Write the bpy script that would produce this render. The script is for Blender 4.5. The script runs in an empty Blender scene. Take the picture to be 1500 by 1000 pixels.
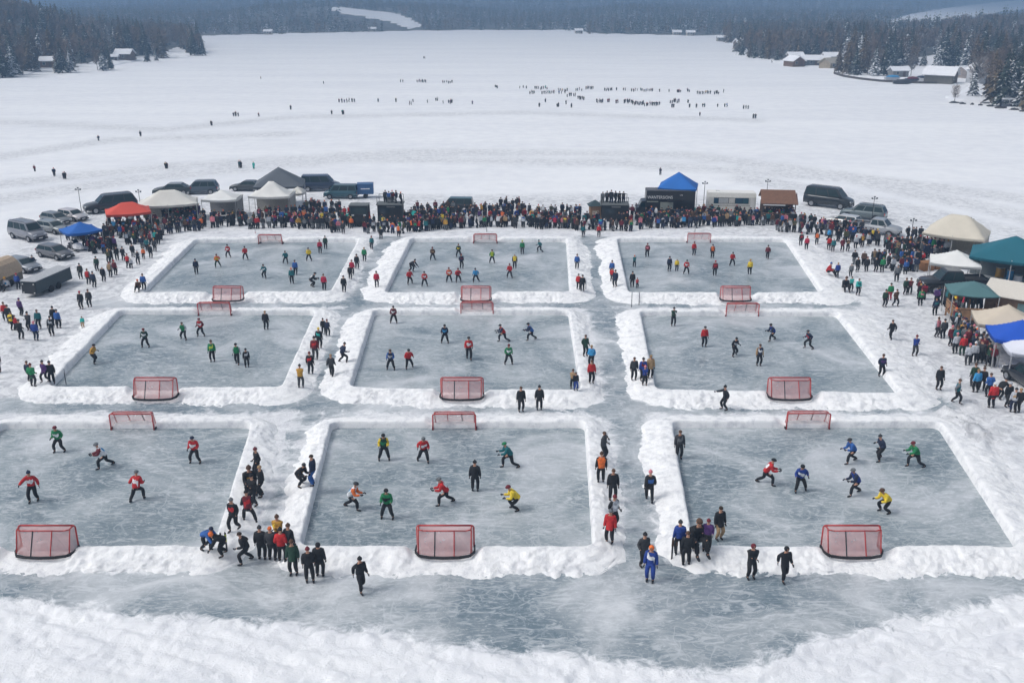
import bpy, bmesh, math, random
import numpy as np
from mathutils import Vector, Matrix
random.seed(7)
R = math.radians
SC = bpy.context.scene
COL = SC.collection
CH = 25.5
TH = math.atan(500 / 1400)
CT, ST = math.cos(TH), math.sin(TH)

def G(x, y, z=0.0):
    """photograph pixel (1500 wide) -> point on the plane at height z"""
    dx, dy, dz = x - 750, 1400 * CT - (y - 500) * ST, -1400 * ST - (y - 500) * CT
    t = (z - CH) / dz
    return Vector((dx * t, dy * t, z))

def proj(X, Y, Z):
    dep = Y * CT + (CH - Z) * ST
    return 750 + 1400 * X / dep, 500 + 1400 * (-(Y * ST) + (CH - Z) * CT) / dep

def pxm(y):
    return y * CT / CH

# ---------------------------------------------------------------- noise
def _hash(ix, iy, s):
    h = (ix.astype(np.int64) * 374761393 + iy.astype(np.int64) * 668265263 + s * 974634777) & 0xffffffff
    h = ((h ^ (h >> 13)) * 1274126177) & 0xffffffff
    h = h ^ (h >> 16)
    return (h & 0xffff) / 65535.0

def vnoise(x, y, s=0):
    ix, iy = np.floor(x), np.floor(y)
    fx, fy = x - ix, y - iy
    fx = fx * fx * (3 - 2 * fx); fy = fy * fy * (3 - 2 * fy)
    a = _hash(ix, iy, s); b = _hash(ix + 1, iy, s); c = _hash(ix, iy + 1, s); d = _hash(ix + 1, iy + 1, s)
    return (a * (1 - fx) + b * fx) * (1 - fy) + (c * (1 - fx) + d * fx) * fy

def fbm(x, y, o=4, s=0, g=0.5):
    t = 0; a = 1; n = 0
    for i in range(o):
        t = t + a * vnoise(x * 2 ** i + 17.3 * i, y * 2 ** i - 9.1 * i, s + i); n += a; a *= g
    return t / n

def sstep(a, b, x):
    t = np.clip((x - a) / (b - a), 0, 1)
    return t * t * (3 - 2 * t)

def segdist(pts, X, Y, closed=False):
    d = np.full(np.shape(X), 1e9)
    n = len(pts)
    for i in range(n if closed else n - 1):
        ax, ay = pts[i][0], pts[i][1]; bx, by = pts[(i + 1) % n][0], pts[(i + 1) % n][1]
        vx, vy = bx - ax, by - ay
        L = vx * vx + vy * vy + 1e-9
        t = np.clip(((X - ax) * vx + (Y - ay) * vy) / L, 0, 1)
        d = np.minimum(d, np.hypot(X - ax - t * vx, Y - ay - t * vy))
    return d

def inpoly(pts, X, Y):
    c = np.zeros(np.shape(X), bool); n = len(pts)
    for i in range(n):
        x1, y1 = pts[i][0], pts[i][1]; x2, y2 = pts[(i + 1) % n][0], pts[(i + 1) % n][1]
        m = ((y1 > Y) != (y2 > Y)) & (X < (x2 - x1) * (Y - y1) / ((y2 - y1) if y2 != y1 else 1e-9) + x1)
        c ^= m
    return c

def sdist(pts, X, Y):
    d = segdist(pts, X, Y, True)
    return np.where(inpoly(pts, X, Y), d, -d)

# ---------------------------------------------------------------- materials
def newmat(name):
    m = bpy.data.materials.new(name); m.use_nodes = True
    nt = m.node_tree
    return m, nt, nt.nodes['Principled BSDF']

def nd(nt, typ, **kw):
    n = nt.nodes.new(typ)
    for k, v in kw.items():
        if k in n.inputs: n.inputs[k].default_value = v
        else: setattr(n, k, v)
    return n

_M = {}
def mat(name, col, rough=0.7, metal=0.0, var=0.12, scale=6.0, bump=0.0, coat=0.0):
    """procedural surface: base colour broken up by noise"""
    if name in _M: return _M[name]
    m, nt, b = newmat(name)
    L = nt.links.new
    tc = nd(nt, 'ShaderNodeTexCoord')
    n = nd(nt, 'ShaderNodeTexNoise', Scale=scale, Detail=4.0)
    L(tc.outputs['Object'], n.inputs['Vector'])
    mr = nd(nt, 'ShaderNodeMapRange')
    mr.inputs['From Min'].default_value = 0.3; mr.inputs['From Max'].default_value = 0.7
    mr.inputs['To Min'].default_value = 1 - var; mr.inputs['To Max'].default_value = 1 + var
    L(n.outputs['Fac'], mr.inputs['Value'])
    mx = nd(nt, 'ShaderNodeVectorMath', operation='SCALE')
    mx.inputs[0].default_value = col[:3]
    L(mr.outputs['Result'], mx.inputs['Scale'])
    L(mx.outputs['Vector'], b.inputs['Base Color'])
    b.inputs['Roughness'].default_value = rough; b.inputs['Metallic'].default_value = metal
    if coat: b.inputs['Coat Weight'].default_value = coat
    if bump:
        bp = nd(nt, 'ShaderNodeBump', Strength=bump, Distance=0.02)
        L(n.outputs['Fac'], bp.inputs['Height']); L(bp.outputs['Normal'], b.inputs['Normal'])
    _M[name] = m
    return m

CL = dict(black=(.010, .011, .014), charcoal=(.035, .037, .042), grey=(.13, .14, .15), lightgrey=(.42, .44, .48),
          white=(.72, .73, .75), navy=(.012, .02, .05), blue=(.025, .10, .33), royal=(.014, .045, .24), sky=(.04, .26, .52),
          teal=(.012, .13, .15), turquoise=(.03, .42, .38), green=(.015, .20, .075), darkgreen=(.015, .05, .03),
          yellow=(.75, .55, .04), mustard=(.48, .26, .04), lime=(.45, .55, .05), orange=(.70, .15, .03), red=(.46, .018, .02),
          crimson=(.42, .015, .05), maroon=(.13, .012, .02), pink=(.62, .20, .24), purple=(.08, .03, .14), brown=(.08, .04, .022),
          tan=(.36, .24, .13), olive=(.07, .07, .03), skin=(.50, .27, .18), hair=(.03, .018, .01), blond=(.30, .19, .08))
def cloth(c):
    return mat('cloth_' + c, CL[c], rough=0.85, var=0.25, scale=9, bump=0.4)

# ---------------------------------------------------------------- mesh builder
class MB:
    def __init__(s): s.v = []; s.f = []; s.m = []
    def add(s, vs, fs, mi=0):
        o = len(s.v); s.v += [tuple(v) for v in vs]
        s.f += [tuple(i + o for i in f) for f in fs]; s.m += [mi] * len(fs)
        return s
    def box(s, c, d, mi=0, rz=0, taper=1.0):
        x, y, z = d[0] / 2, d[1] / 2, d[2] / 2
        vs = []
        ca, sa = math.cos(rz), math.sin(rz)
        for k, t in ((-1, 1), (1, taper)):
            for a, b in ((-1, -1), (1, -1), (1, 1), (-1, 1)):
                px, py = a * x * t, b * y * t
                vs.append((c[0] + px * ca - py * sa, c[1] + px * sa + py * ca, c[2] + k * z))
        return s.add(vs, [(0, 3, 2, 1), (4, 5, 6, 7), (0, 1, 5, 4), (1, 2, 6, 5), (2, 3, 7, 6), (3, 0, 4, 7)], mi)
    def tube(s, p0, p1, r, mi=0, n=8, r1=None, cap=True):
        p0, p1 = Vector(p0), Vector(p1); r1 = r if r1 is None else r1
        d = (p1 - p0)
        if d.length < 1e-6: return s
        d.normalize(); u = d.orthogonal().normalized(); w = d.cross(u)
        vs = []
        for p, rr in ((p0, r), (p1, r1)):
            for i in range(n):
                a = 2 * math.pi * i / n
                vs.append(p + (u * math.cos(a) + w * math.sin(a)) * rr)
        fs = [(i, (i + 1) % n, n + (i + 1) % n, n + i) for i in range(n)]
        if cap: fs += [tuple(range(n))[::-1], tuple(range(n, 2 * n))]
        return s.add(vs, fs, mi)
    def path(s, pts, r, mi=0, n=8):
        for a, b in zip(pts[:-1], pts[1:]): s.tube(a, b, r, mi, n)
        return s
    def ball(s, c, r, mi=0, seg=8, rings=6, z0=-1.0):
        vs = []; fs = []
        rr = (r, r, r) if not hasattr(r, '__len__') else r
        for j in range(rings + 1):
            t = z0 + (1 - z0) * j / rings
            ph = math.asin(max(-1, min(1, t)))
            for i in range(seg):
                a = 2 * math.pi * i / seg
                vs.append((c[0] + rr[0] * math.cos(ph) * math.cos(a), c[1] + rr[1] * math.cos(ph) * math.sin(a), c[2] + rr[2] * t))
        for j in range(rings):
            for i in range(seg):
                fs.append((j * seg + i, j * seg + (i + 1) % seg, (j + 1) * seg + (i + 1) % seg, (j + 1) * seg + i))
        fs.append(tuple(range(seg))[::-1])
        return s.add(vs, fs, mi)
    def loft(s, rings, mi=0, cap=True):
        n = len(rings[0]); vs = [p for r in rings for p in r]; fs = []
        for j in range(len(rings) - 1):
            for i in range(n):
                fs.append((j * n + i, j * n + (i + 1) % n, (j + 1) * n + (i + 1) % n, (j + 1) * n + i))
        if cap: fs += [tuple(range(n))[::-1], tuple(range((len(rings) - 1) * n, len(rings) * n))]
        return s.add(vs, fs, mi)
    def slab(s, q, t, mi=0):
        """a quad (4 points) given a thickness t along its normal"""
        q = [Vector(p) for p in q]
        n = (q[1] - q[0]).cross(q[3] - q[0]).normalized() * t
        vs = q + [p + n for p in q]
        return s.add(vs, [(0, 3, 2, 1), (4, 5, 6, 7), (0, 1, 5, 4), (1, 2, 6, 5), (2, 3, 7, 6), (3, 0, 4, 7)], mi)
    def mesh(s, name, mats, smooth=False):
        me = bpy.data.meshes.new(name); me.from_pydata(s.v, [], s.f)
        for m in (mats if isinstance(mats, (list, tuple)) else [mats]): me.materials.append(m)
        me.polygons.foreach_set('material_index', s.m)
        if smooth: me.polygons.foreach_set('use_smooth', [True] * len(me.polygons))
        me.update(); return me
    def build(s, name, mats, parent=None, smooth=False, loc=None):
        o = bpy.data.objects.new(name, s.mesh(name, mats, smooth)); COL.objects.link(o)
        if parent: o.parent = parent
        if loc is not None: o.location = loc
        return o

def npmesh(name, V, F, mats, mi=None, smooth=False, attr=None):
    me = bpy.data.meshes.new(name)
    V = np.asarray(V, np.float32); F = np.asarray(F, np.int32); k = F.shape[1]
    me.vertices.add(len(V)); me.vertices.foreach_set('co', V.ravel())
    me.loops.add(F.size); me.loops.foreach_set('vertex_index', F.ravel())
    me.polygons.add(len(F)); me.polygons.foreach_set('loop_start', np.arange(0, F.size, k, dtype=np.int32))
    for m in (mats if isinstance(mats, (list, tuple)) else [mats]): me.materials.append(m)
    if mi is not None: me.polygons.foreach_set('material_index', np.asarray(mi, np.int32))
    me.update(calc_edges=True)
    if smooth: me.polygons.foreach_set('use_smooth', [True] * len(F))
    if attr:
        for nme, arr in attr.items():
            a = me.attributes.new(nme, 'FLOAT', 'POINT'); a.data.foreach_set('value', np.asarray(arr, np.float32).ravel())
    o = bpy.data.objects.new(name, me); COL.objects.link(o)
    return o

def grid_faces(nx, ny):
    i = np.arange(nx * ny).reshape(ny, nx)
    return np.stack([i[:-1, :-1].ravel(), i[:-1, 1:].ravel(), i[1:, 1:].ravel(), i[1:, :-1].ravel()], 1)

def tag(o, label=None, cat=None, group=None, kind=None):
    if label: o['label'] = label
    if cat: o['category'] = cat
    if group: o['group'] = group
    if kind: o['kind'] = kind
    return o
def empty(name, loc=(0, 0, 0), rz=0, label=None, cat=None, group=None):
    o = bpy.data.objects.new(name, None); COL.objects.link(o); o.empty_display_size = 0.3
    o.location = loc; o.rotation_euler = (0, 0, rz)
    return tag(o, label, cat, group)
def dup(root, loc=None, rz=None, label=None, group=None, scale=None):
    r = root.copy(); COL.objects.link(r)
    if loc is not None: r.location = loc
    if rz is not None: r.rotation_euler = (0, 0, rz)
    if label: r['label'] = label
    if group: r['group'] = group
    if scale: r.scale = (scale,) * 3
    for ch in list(root.children):
        c = ch.copy(); COL.objects.link(c); c.parent = r
        for g in ch.children:
            d = g.copy(); COL.objects.link(d); d.parent = c
    return r
# ================================================================= camera, light
cam_d = bpy.data.cameras.new('camera'); cam = bpy.data.objects.new('camera', cam_d); COL.objects.link(cam)
cam.location = (0, 0, CH); cam.rotation_euler = (math.pi / 2 - TH, 0, 0)
cam_d.sensor_width = 36; cam_d.lens = 36 * 1400 / 1500; cam_d.clip_end = 20000; cam_d.clip_start = 0.5
SC.camera = cam
SUNV = Vector((-0.80, -0.15, 0.95)).normalized()
sl = bpy.data.lights.new('sun', 'SUN'); sun = bpy.data.objects.new('sun', sl); COL.objects.link(sun)
sl.energy = 1.5; sl.angle = R(18); sl.color = (1.0, 0.94, 0.875)
sun.rotation_euler = SUNV.to_track_quat('Z', 'Y').to_euler()
w = bpy.data.worlds.new('World'); SC.world = w; w.use_nodes = True
nt = w.node_tree; bg = nt.nodes['Background']
sky = nt.nodes.new('ShaderNodeTexSky'); sky.sky_type = 'NISHITA'; sky.sun_disc = False
sky.sun_elevation = math.asin(SUNV.z); sky.sun_rotation = math.atan2(SUNV.x, SUNV.y); sky.dust_density = 4; sky.air_density = 1.0
hs = nt.nodes.new('ShaderNodeHueSaturation'); hs.inputs['Saturation'].default_value = 0.08
nt.links.new(sky.outputs[0], hs.inputs['Color']); nt.links.new(hs.outputs[0], bg.inputs[0]); bg.inputs[1].default_value = 0.145
SC.view_settings.view_transform = 'Standard'; SC.view_settings.look = 'None'; SC.view_settings.exposure = 0.41

# ================================================================= snow / ice shading
def snow_chain(nt, vec, rough_amp=1.0):
    """colour of packed and loose snow"""
    L = nt.links.new
    a = nd(nt, 'ShaderNodeTexNoise', Scale=0.35, Detail=6.0, Roughness=0.6); L(vec, a.inputs['Vector'])
    st = nd(nt, 'ShaderNodeVectorMath', operation='MULTIPLY'); st.inputs[1].default_value = (0.012, 0.055, 0.1); L(vec, st.inputs[0])
    b = nd(nt, 'ShaderNodeTexNoise', Scale=1.0, Detail=6.0, Roughness=0.62, Distortion=0.6); L(st.outputs[0], b.inputs['Vector'])
    ad = nd(nt, 'ShaderNodeMath', operation='ADD'); L(a.outputs['Fac'], ad.inputs[0]); L(b.outputs['Fac'], ad.inputs[1])
    r = nd(nt, 'ShaderNodeValToRGB'); e = r.color_ramp.elements
    e[0].position = 0.38; e[0].color = (.74, .75, .785, 1); e[1].position = 0.60; e[1].color = (.85, .855, .87, 1)
    mu = nd(nt, 'ShaderNodeMath', operation='MULTIPLY'); mu.inputs[1].default_value = 0.5
    L(ad.outputs[0], mu.inputs[0]); L(mu.outputs[0], r.inputs[0])
    return r.outputs[0]

def lines(nt, vec, scale, width, seed, stretch=(1, 1, 1), dist=1.5):
    """thin scribbled contour lines (skate marks): 1 on the line"""
    L = nt.links.new
    mp = nd(nt, 'ShaderNodeMapping'); mp.inputs['Location'].default_value = (seed, seed * 2.1, 0)
    mp.inputs['Scale'].default_value = stretch; mp.inputs['Rotation'].default_value = (0, 0, seed); L(vec, mp.inputs['Vector'])
    n = nd(nt, 'ShaderNodeTexNoise', Scale=scale, Detail=0.8, Roughness=0.4, Distortion=dist); L(mp.outputs[0], n.inputs['Vector'])
    s = nd(nt, 'ShaderNodeMath', operation='SUBTRACT'); s.inputs[1].default_value = 0.5; L(n.outputs['Fac'], s.inputs[0])
    ab = nd(nt, 'ShaderNodeMath', operation='ABSOLUTE'); L(s.outputs[0], ab.inputs[0])
    mr = nd(nt, 'ShaderNodeMapRange'); mr.inputs['From Min'].default_value = 0; mr.inputs['From Max'].default_value = width
    mr.inputs['To Min'].default_value = 1; mr.inputs['To Max'].default_value = 0; L(ab.outputs[0], mr.inputs['Value'])
    return mr.outputs['Result']

def ice_chain(nt, vec, dark=(.145, .192, .22), mid=(.29, .33, .352), frost=(.50, .52, .545)):
    L = nt.links.new
    a = nd(nt, 'ShaderNodeTexNoise', Scale=0.16, Detail=7.0, Roughness=0.62, Distortion=0.8); L(vec, a.inputs['Vector'])
    r = nd(nt, 'ShaderNodeValToRGB'); e = r.color_ramp.elements
    e[0].position = 0.38; e[0].color = (*dark, 1); e[1].position = 0.66; e[1].color = (*frost, 1)
    el = r.color_ramp.elements.new(0.52); el.color = (*mid, 1)
    L(a.outputs['Fac'], r.inputs[0])
    # scraped snow dust in fine streaks
    fm_ = nd(nt, 'ShaderNodeMapping'); fm_.inputs['Scale'].default_value = (.55, 1.5, 1); L(vec, fm_.inputs['Vector'])
    f = nd(nt, 'ShaderNodeTexNoise', Scale=1.3, Detail=6.0, Roughness=0.62, Distortion=2.4); L(fm_.outputs[0], f.inputs['Vector'])
    fr = nd(nt, 'ShaderNodeMapRange'); fr.inputs['From Min'].default_value = 0.51; fr.inputs['From Max'].default_value = 0.62
    L(f.outputs['Fac'], fr.inputs['Value'])
    f2m = nd(nt, 'ShaderNodeMapping'); f2m.inputs['Scale'].default_value = (1.6, 3.2, 1); f2m.inputs['Rotation'].default_value = (0, 0, .5); L(vec, f2m.inputs['Vector'])
    f2 = nd(nt, 'ShaderNodeTexNoise', Scale=1.6, Detail=5.0, Roughness=0.7, Distortion=1.6); L(f2m.outputs[0], f2.inputs['Vector'])
    f2r = nd(nt, 'ShaderNodeMapRange'); f2r.inputs['From Min'].default_value = 0.55; f2r.inputs['From Max'].default_value = 0.66; L(f2.outputs['Fac'], f2r.inputs['Value'])
    fmx = nd(nt, 'ShaderNodeMath', operation='MAXIMUM'); L(fr.outputs['Result'], fmx.inputs[0]); L(f2r.outputs['Result'], fmx.inputs[1])
    l1 = lines(nt, vec, 0.38, 0.008, 1.3, (1, 1.4, 1), .5); l2 = lines(nt, vec, 0.5, 0.010, 4.1, (1.3, .7, 1), .4)
    l3 = lines(nt, vec, 1.1, 0.020, 7.7, (.6, 1.8, 1), 1.0); l4 = lines(nt, vec, 0.6, 0.011, 2.6, (.5, 1.9, 1), .8)
    m0 = nd(nt, 'ShaderNodeMath', operation='MAXIMUM'); L(l3, m0.inputs[0]); L(l4, m0.inputs[1]); l3 = m0.outputs[0]
    m1 = nd(nt, 'ShaderNodeMath', operation='MAXIMUM'); L(l1, m1.inputs[0]); L(l2, m1.inputs[1])
    m2 = nd(nt, 'ShaderNodeMath', operation='MAXIMUM'); L(m1.outputs[0], m2.inputs[0]); L(l3, m2.inputs[1])
    pm = nd(nt, 'ShaderNodeTexNoise', Scale=0.5, Detail=2.0); L(vec, pm.inputs['Vector'])
    pr = nd(nt, 'ShaderNodeMapRange'); pr.inputs['From Min'].default_value = 0.30; pr.inputs['From Max'].default_value = 0.55
    L(pm.outputs['Fac'], pr.inputs['Value'])
    m2b = nd(nt, 'ShaderNodeMath', operation='MULTIPLY'); m2b.inputs[1].default_value = .72; L(m2.outputs[0], m2b.inputs[0]); m2 = m2b
    m3 = nd(nt, 'ShaderNodeMath', operation='MULTIPLY'); L(m2.outputs[0], m3.inputs[0]); L(pr.outputs['Result'], m3.inputs[1])
    m4 = nd(nt, 'ShaderNodeMath', operation='MULTIPLY'); m4.inputs[1].default_value = 0.85; L(fmx.outputs[0], m4.inputs[0])
    m5 = nd(nt, 'ShaderNodeMath', operation='MAXIMUM'); L(m3.outputs[0], m5.inputs[0]); L(m4.outputs[0], m5.inputs[1])
    m6 = nd(nt, 'ShaderNodeMath', operation='MULTIPLY'); m6.inputs[1].default_value = 0.58; L(m5.outputs[0], m6.inputs[0])
    mx = nd(nt, 'ShaderNodeMix', data_type='RGBA'); L(m6.outputs[0], mx.inputs['Factor'])
    L(r.outputs[0], mx.inputs['A']); mx.inputs['B'].default_value = (.68, .70, .72, 1)
    return mx.outputs['Result'], m6.outputs[0]

def snow_bump(nt, b, vec, strength=0.6, scales=((1.2, .25), (7.0, .05))):
    L = nt.links.new; prev = None
    for sc, dist in scales:
        n = nd(nt, 'ShaderNodeTexNoise', Scale=sc, Detail=7.0, Roughness=0.65); L(vec, n.inputs['Vector'])
        bp = nd(nt, 'ShaderNodeBump', Strength=strength, Distance=dist); L(n.outputs['Fac'], bp.inputs['Height'])
        if prev: L(prev, bp.inputs['Normal'])
        prev = bp.outputs['Normal']
    return prev

def mk_ground():
    m, nt, b = newmat('snow_and_ice'); L = nt.links.new
    tc = nd(nt, 'ShaderNodeTexCoord'); vec = tc.outputs['Object']
    at = nd(nt, 'ShaderNodeAttribute', attribute_name='ice')
    tr = nd(nt, 'ShaderNodeAttribute', attribute_name='trod')
    sn = snow_chain(nt, vec)
    # trodden snow, greyer and streaky
    tn = nd(nt, 'ShaderNodeTexNoise', Scale=1.1, Detail=8.0, Roughness=0.7, Distortion=1.0); L(vec, tn.inputs['Vector'])
    tcr = nd(nt, 'ShaderNodeValToRGB'); e = tcr.color_ramp.elements
    e[0].position = 0.36; e[0].color = (.42, .43, .46, 1); e[1].position = 0.58; e[1].color = (.76, .765, .78, 1)
    L(tn.outputs['Fac'], tcr.inputs[0])
    mt = nd(nt, 'ShaderNodeMix', data_type='RGBA'); L(tr.outputs['Fac'], mt.inputs['Factor']); L(sn, mt.inputs['A']); L(tcr.outputs[0], mt.inputs['B'])
    ic, fro = ice_chain(nt, vec, (.13, .18, .215), (.31, .345, .37), (.60, .615, .635))
    n = nd(nt, 'ShaderNodeTexNoise', Scale=0.9, Detail=9.0, Roughness=0.72, Distortion=0.8); L(vec, n.inputs['Vector'])
    # factor = smoothstep(ice + (noise-0.5)*k)
    s = nd(nt, 'ShaderNodeMath', operation='MULTIPLY_ADD'); s.inputs[1].default_value = 1.7; s.inputs[2].default_value = -0.85; L(n.outputs['Fac'], s.inputs[0])
    ad = nd(nt, 'ShaderNodeMath', operation='ADD'); L(s.outputs[0], ad.inputs[0]); L(at.outputs['Fac'], ad.inputs[1])
    mr = nd(nt, 'ShaderNodeMapRange'); mr.inputs['From Min'].default_value = 0.38; mr.inputs['From Max'].default_value = 0.66; L(ad.outputs[0], mr.inputs['Value'])
    mx = nd(nt, 'ShaderNodeMix', data_type='RGBA'); L(mr.outputs['Result'], mx.inputs['Factor']); L(mt.outputs['Result'], mx.inputs['A']); L(ic, mx.inputs['B'])
    L(mx.outputs['Result'], b.inputs['Base Color'])
    rr = nd(nt, 'ShaderNodeMapRange'); rr.inputs['To Min'].default_value = 0.95; rr.inputs['To Max'].default_value = 0.42; L(mr.outputs['Result'], rr.inputs['Value'])
    L(rr.outputs['Result'], b.inputs['Roughness'])
    nb = snow_bump(nt, b, vec, 0.70, ((1.8, .08), (6.0, .08), (16.0, .04)))
    # less bump on the ice
    mn = nd(nt, 'ShaderNodeMix', data_type='VECTOR'); g = nd(nt, 'ShaderNodeNewGeometry')
    fm = nd(nt, 'ShaderNodeMath', operation='MULTIPLY'); fm.inputs[1].default_value = 0.85; L(mr.outputs['Result'], fm.inputs[0])
    L(fm.outputs[0], mn.inputs['Factor']); L(nb, mn.inputs['A']); L(g.outputs['Normal'], mn.inputs['B'])
    L(mn.outputs['Result'], b.inputs['Normal'])
    return m

def mk_ice():
    m, nt, b = newmat('rink_ice'); L = nt.links.new
    g = nd(nt, 'ShaderNodeNewGeometry'); vec = g.outputs['Position']
    c, f = ice_chain(nt, vec); L(c, b.inputs['Base Color'])
    rr = nd(nt, 'ShaderNodeMapRange'); rr.inputs['To Min'].default_value = 0.30; rr.inputs['To Max'].default_value = 0.75; L(f, rr.inputs['Value'])
    L(rr.outputs['Result'], b.inputs['Roughness']); b.inputs['IOR'].default_value = 1.31
    bp = nd(nt, 'ShaderNodeBump', Strength=0.25, Distance=0.01); L(f, bp.inputs['Height']); L(bp.outputs['Normal'], b.inputs['Normal'])
    return m

def mk_bank():
    m, nt, b = newmat('bank_snow'); L = nt.links.new
    g = nd(nt, 'ShaderNodeNewGeometry'); vec = g.outputs['Position']
    n = nd(nt, 'ShaderNodeTexNoise', Scale=1.6, Detail=8.0, Roughness=0.65); L(vec, n.inputs['Vector'])
    r = nd(nt, 'ShaderNodeValToRGB'); e = r.color_ramp.elements
    e[0].position = 0.32; e[0].color = (.62, .63, .66, 1); e[1].position = 0.52; e[1].color = (.86, .86, .865, 1)
    L(n.outputs['Fac'], r.inputs[0]); L(r.outputs[0], b.inputs['Base Color'])
    b.inputs['Roughness'].default_value = 0.95
    L(snow_bump(nt, b, vec, 0.65, ((3.0, .08), (8.0, .07), (20.0, .03))), b.inputs['Normal'])
    return m
M_GROUND, M_ICE, M_BANK = mk_ground(), mk_ice(), mk_bank()

# ================================================================= rinks (photo pixels of the ice corners)
def nearpt(x, y): p = G(x, y, 0.45); p.z = 0; return p
RINKS = {
 'bottom left': [(4, 628), (368, 627), (310, 797), (-135, 797)],
 'bottom centre': [(487, 627), (856, 627), (868, 797), (441, 797)],
 'bottom right': [(986, 627), (1373, 627), (1492, 797), (1018, 797)],
 'middle left': [(178, 461), (461, 462), (410, 566), (72, 564)],
 'middle centre': [(549, 462), (832, 462), (850, 570), (514, 566)],
 'middle right': [(939, 463), (1224, 464), (1318, 574), (962, 568)],
 'top left': [(288, 356), (525, 355), (483, 426), (209, 427)],
 'top centre': [(604, 355), (829, 355), (834, 426), (565, 427)],
 'top right': [(905, 355), (1150, 355), (1203, 427), (922, 427)],
}
RW = {}
for k, q in RINKS.items():
    pts = [G(*q[0]), G(*q[1]), nearpt(*q[2]), nearpt(*q[3])]
    RW[k] = [Vector((p.x, p.y, 0)) for p in pts]

# goals: (rink, px of centre of base line, near?) filled below
GOALS = [('bottom left', 60, 812, 1), ('bottom centre', 651, 812, 1), ('bottom right', 1254, 812, 1),
         ('bottom left', 197, 627, 0), ('bottom centre', 666, 627, 0), ('bottom right', 1181, 626, 0),
         ('middle left', 223, 581, 1), ('middle centre', 676, 581, 1), ('middle right', 1160, 581, 1),
         ('middle left', 316, 461, 0), ('middle centre', 699, 460, 0), ('middle right', 1086, 462, 0),
         ('top left', 331, 437, 1), ('top centre', 697, 437, 1), ('top right', 1080, 437, 1),
         ('top left', 397, 357, 0), ('top centre', 711, 356, 0), ('top right', 1023, 355, 0)]

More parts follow.
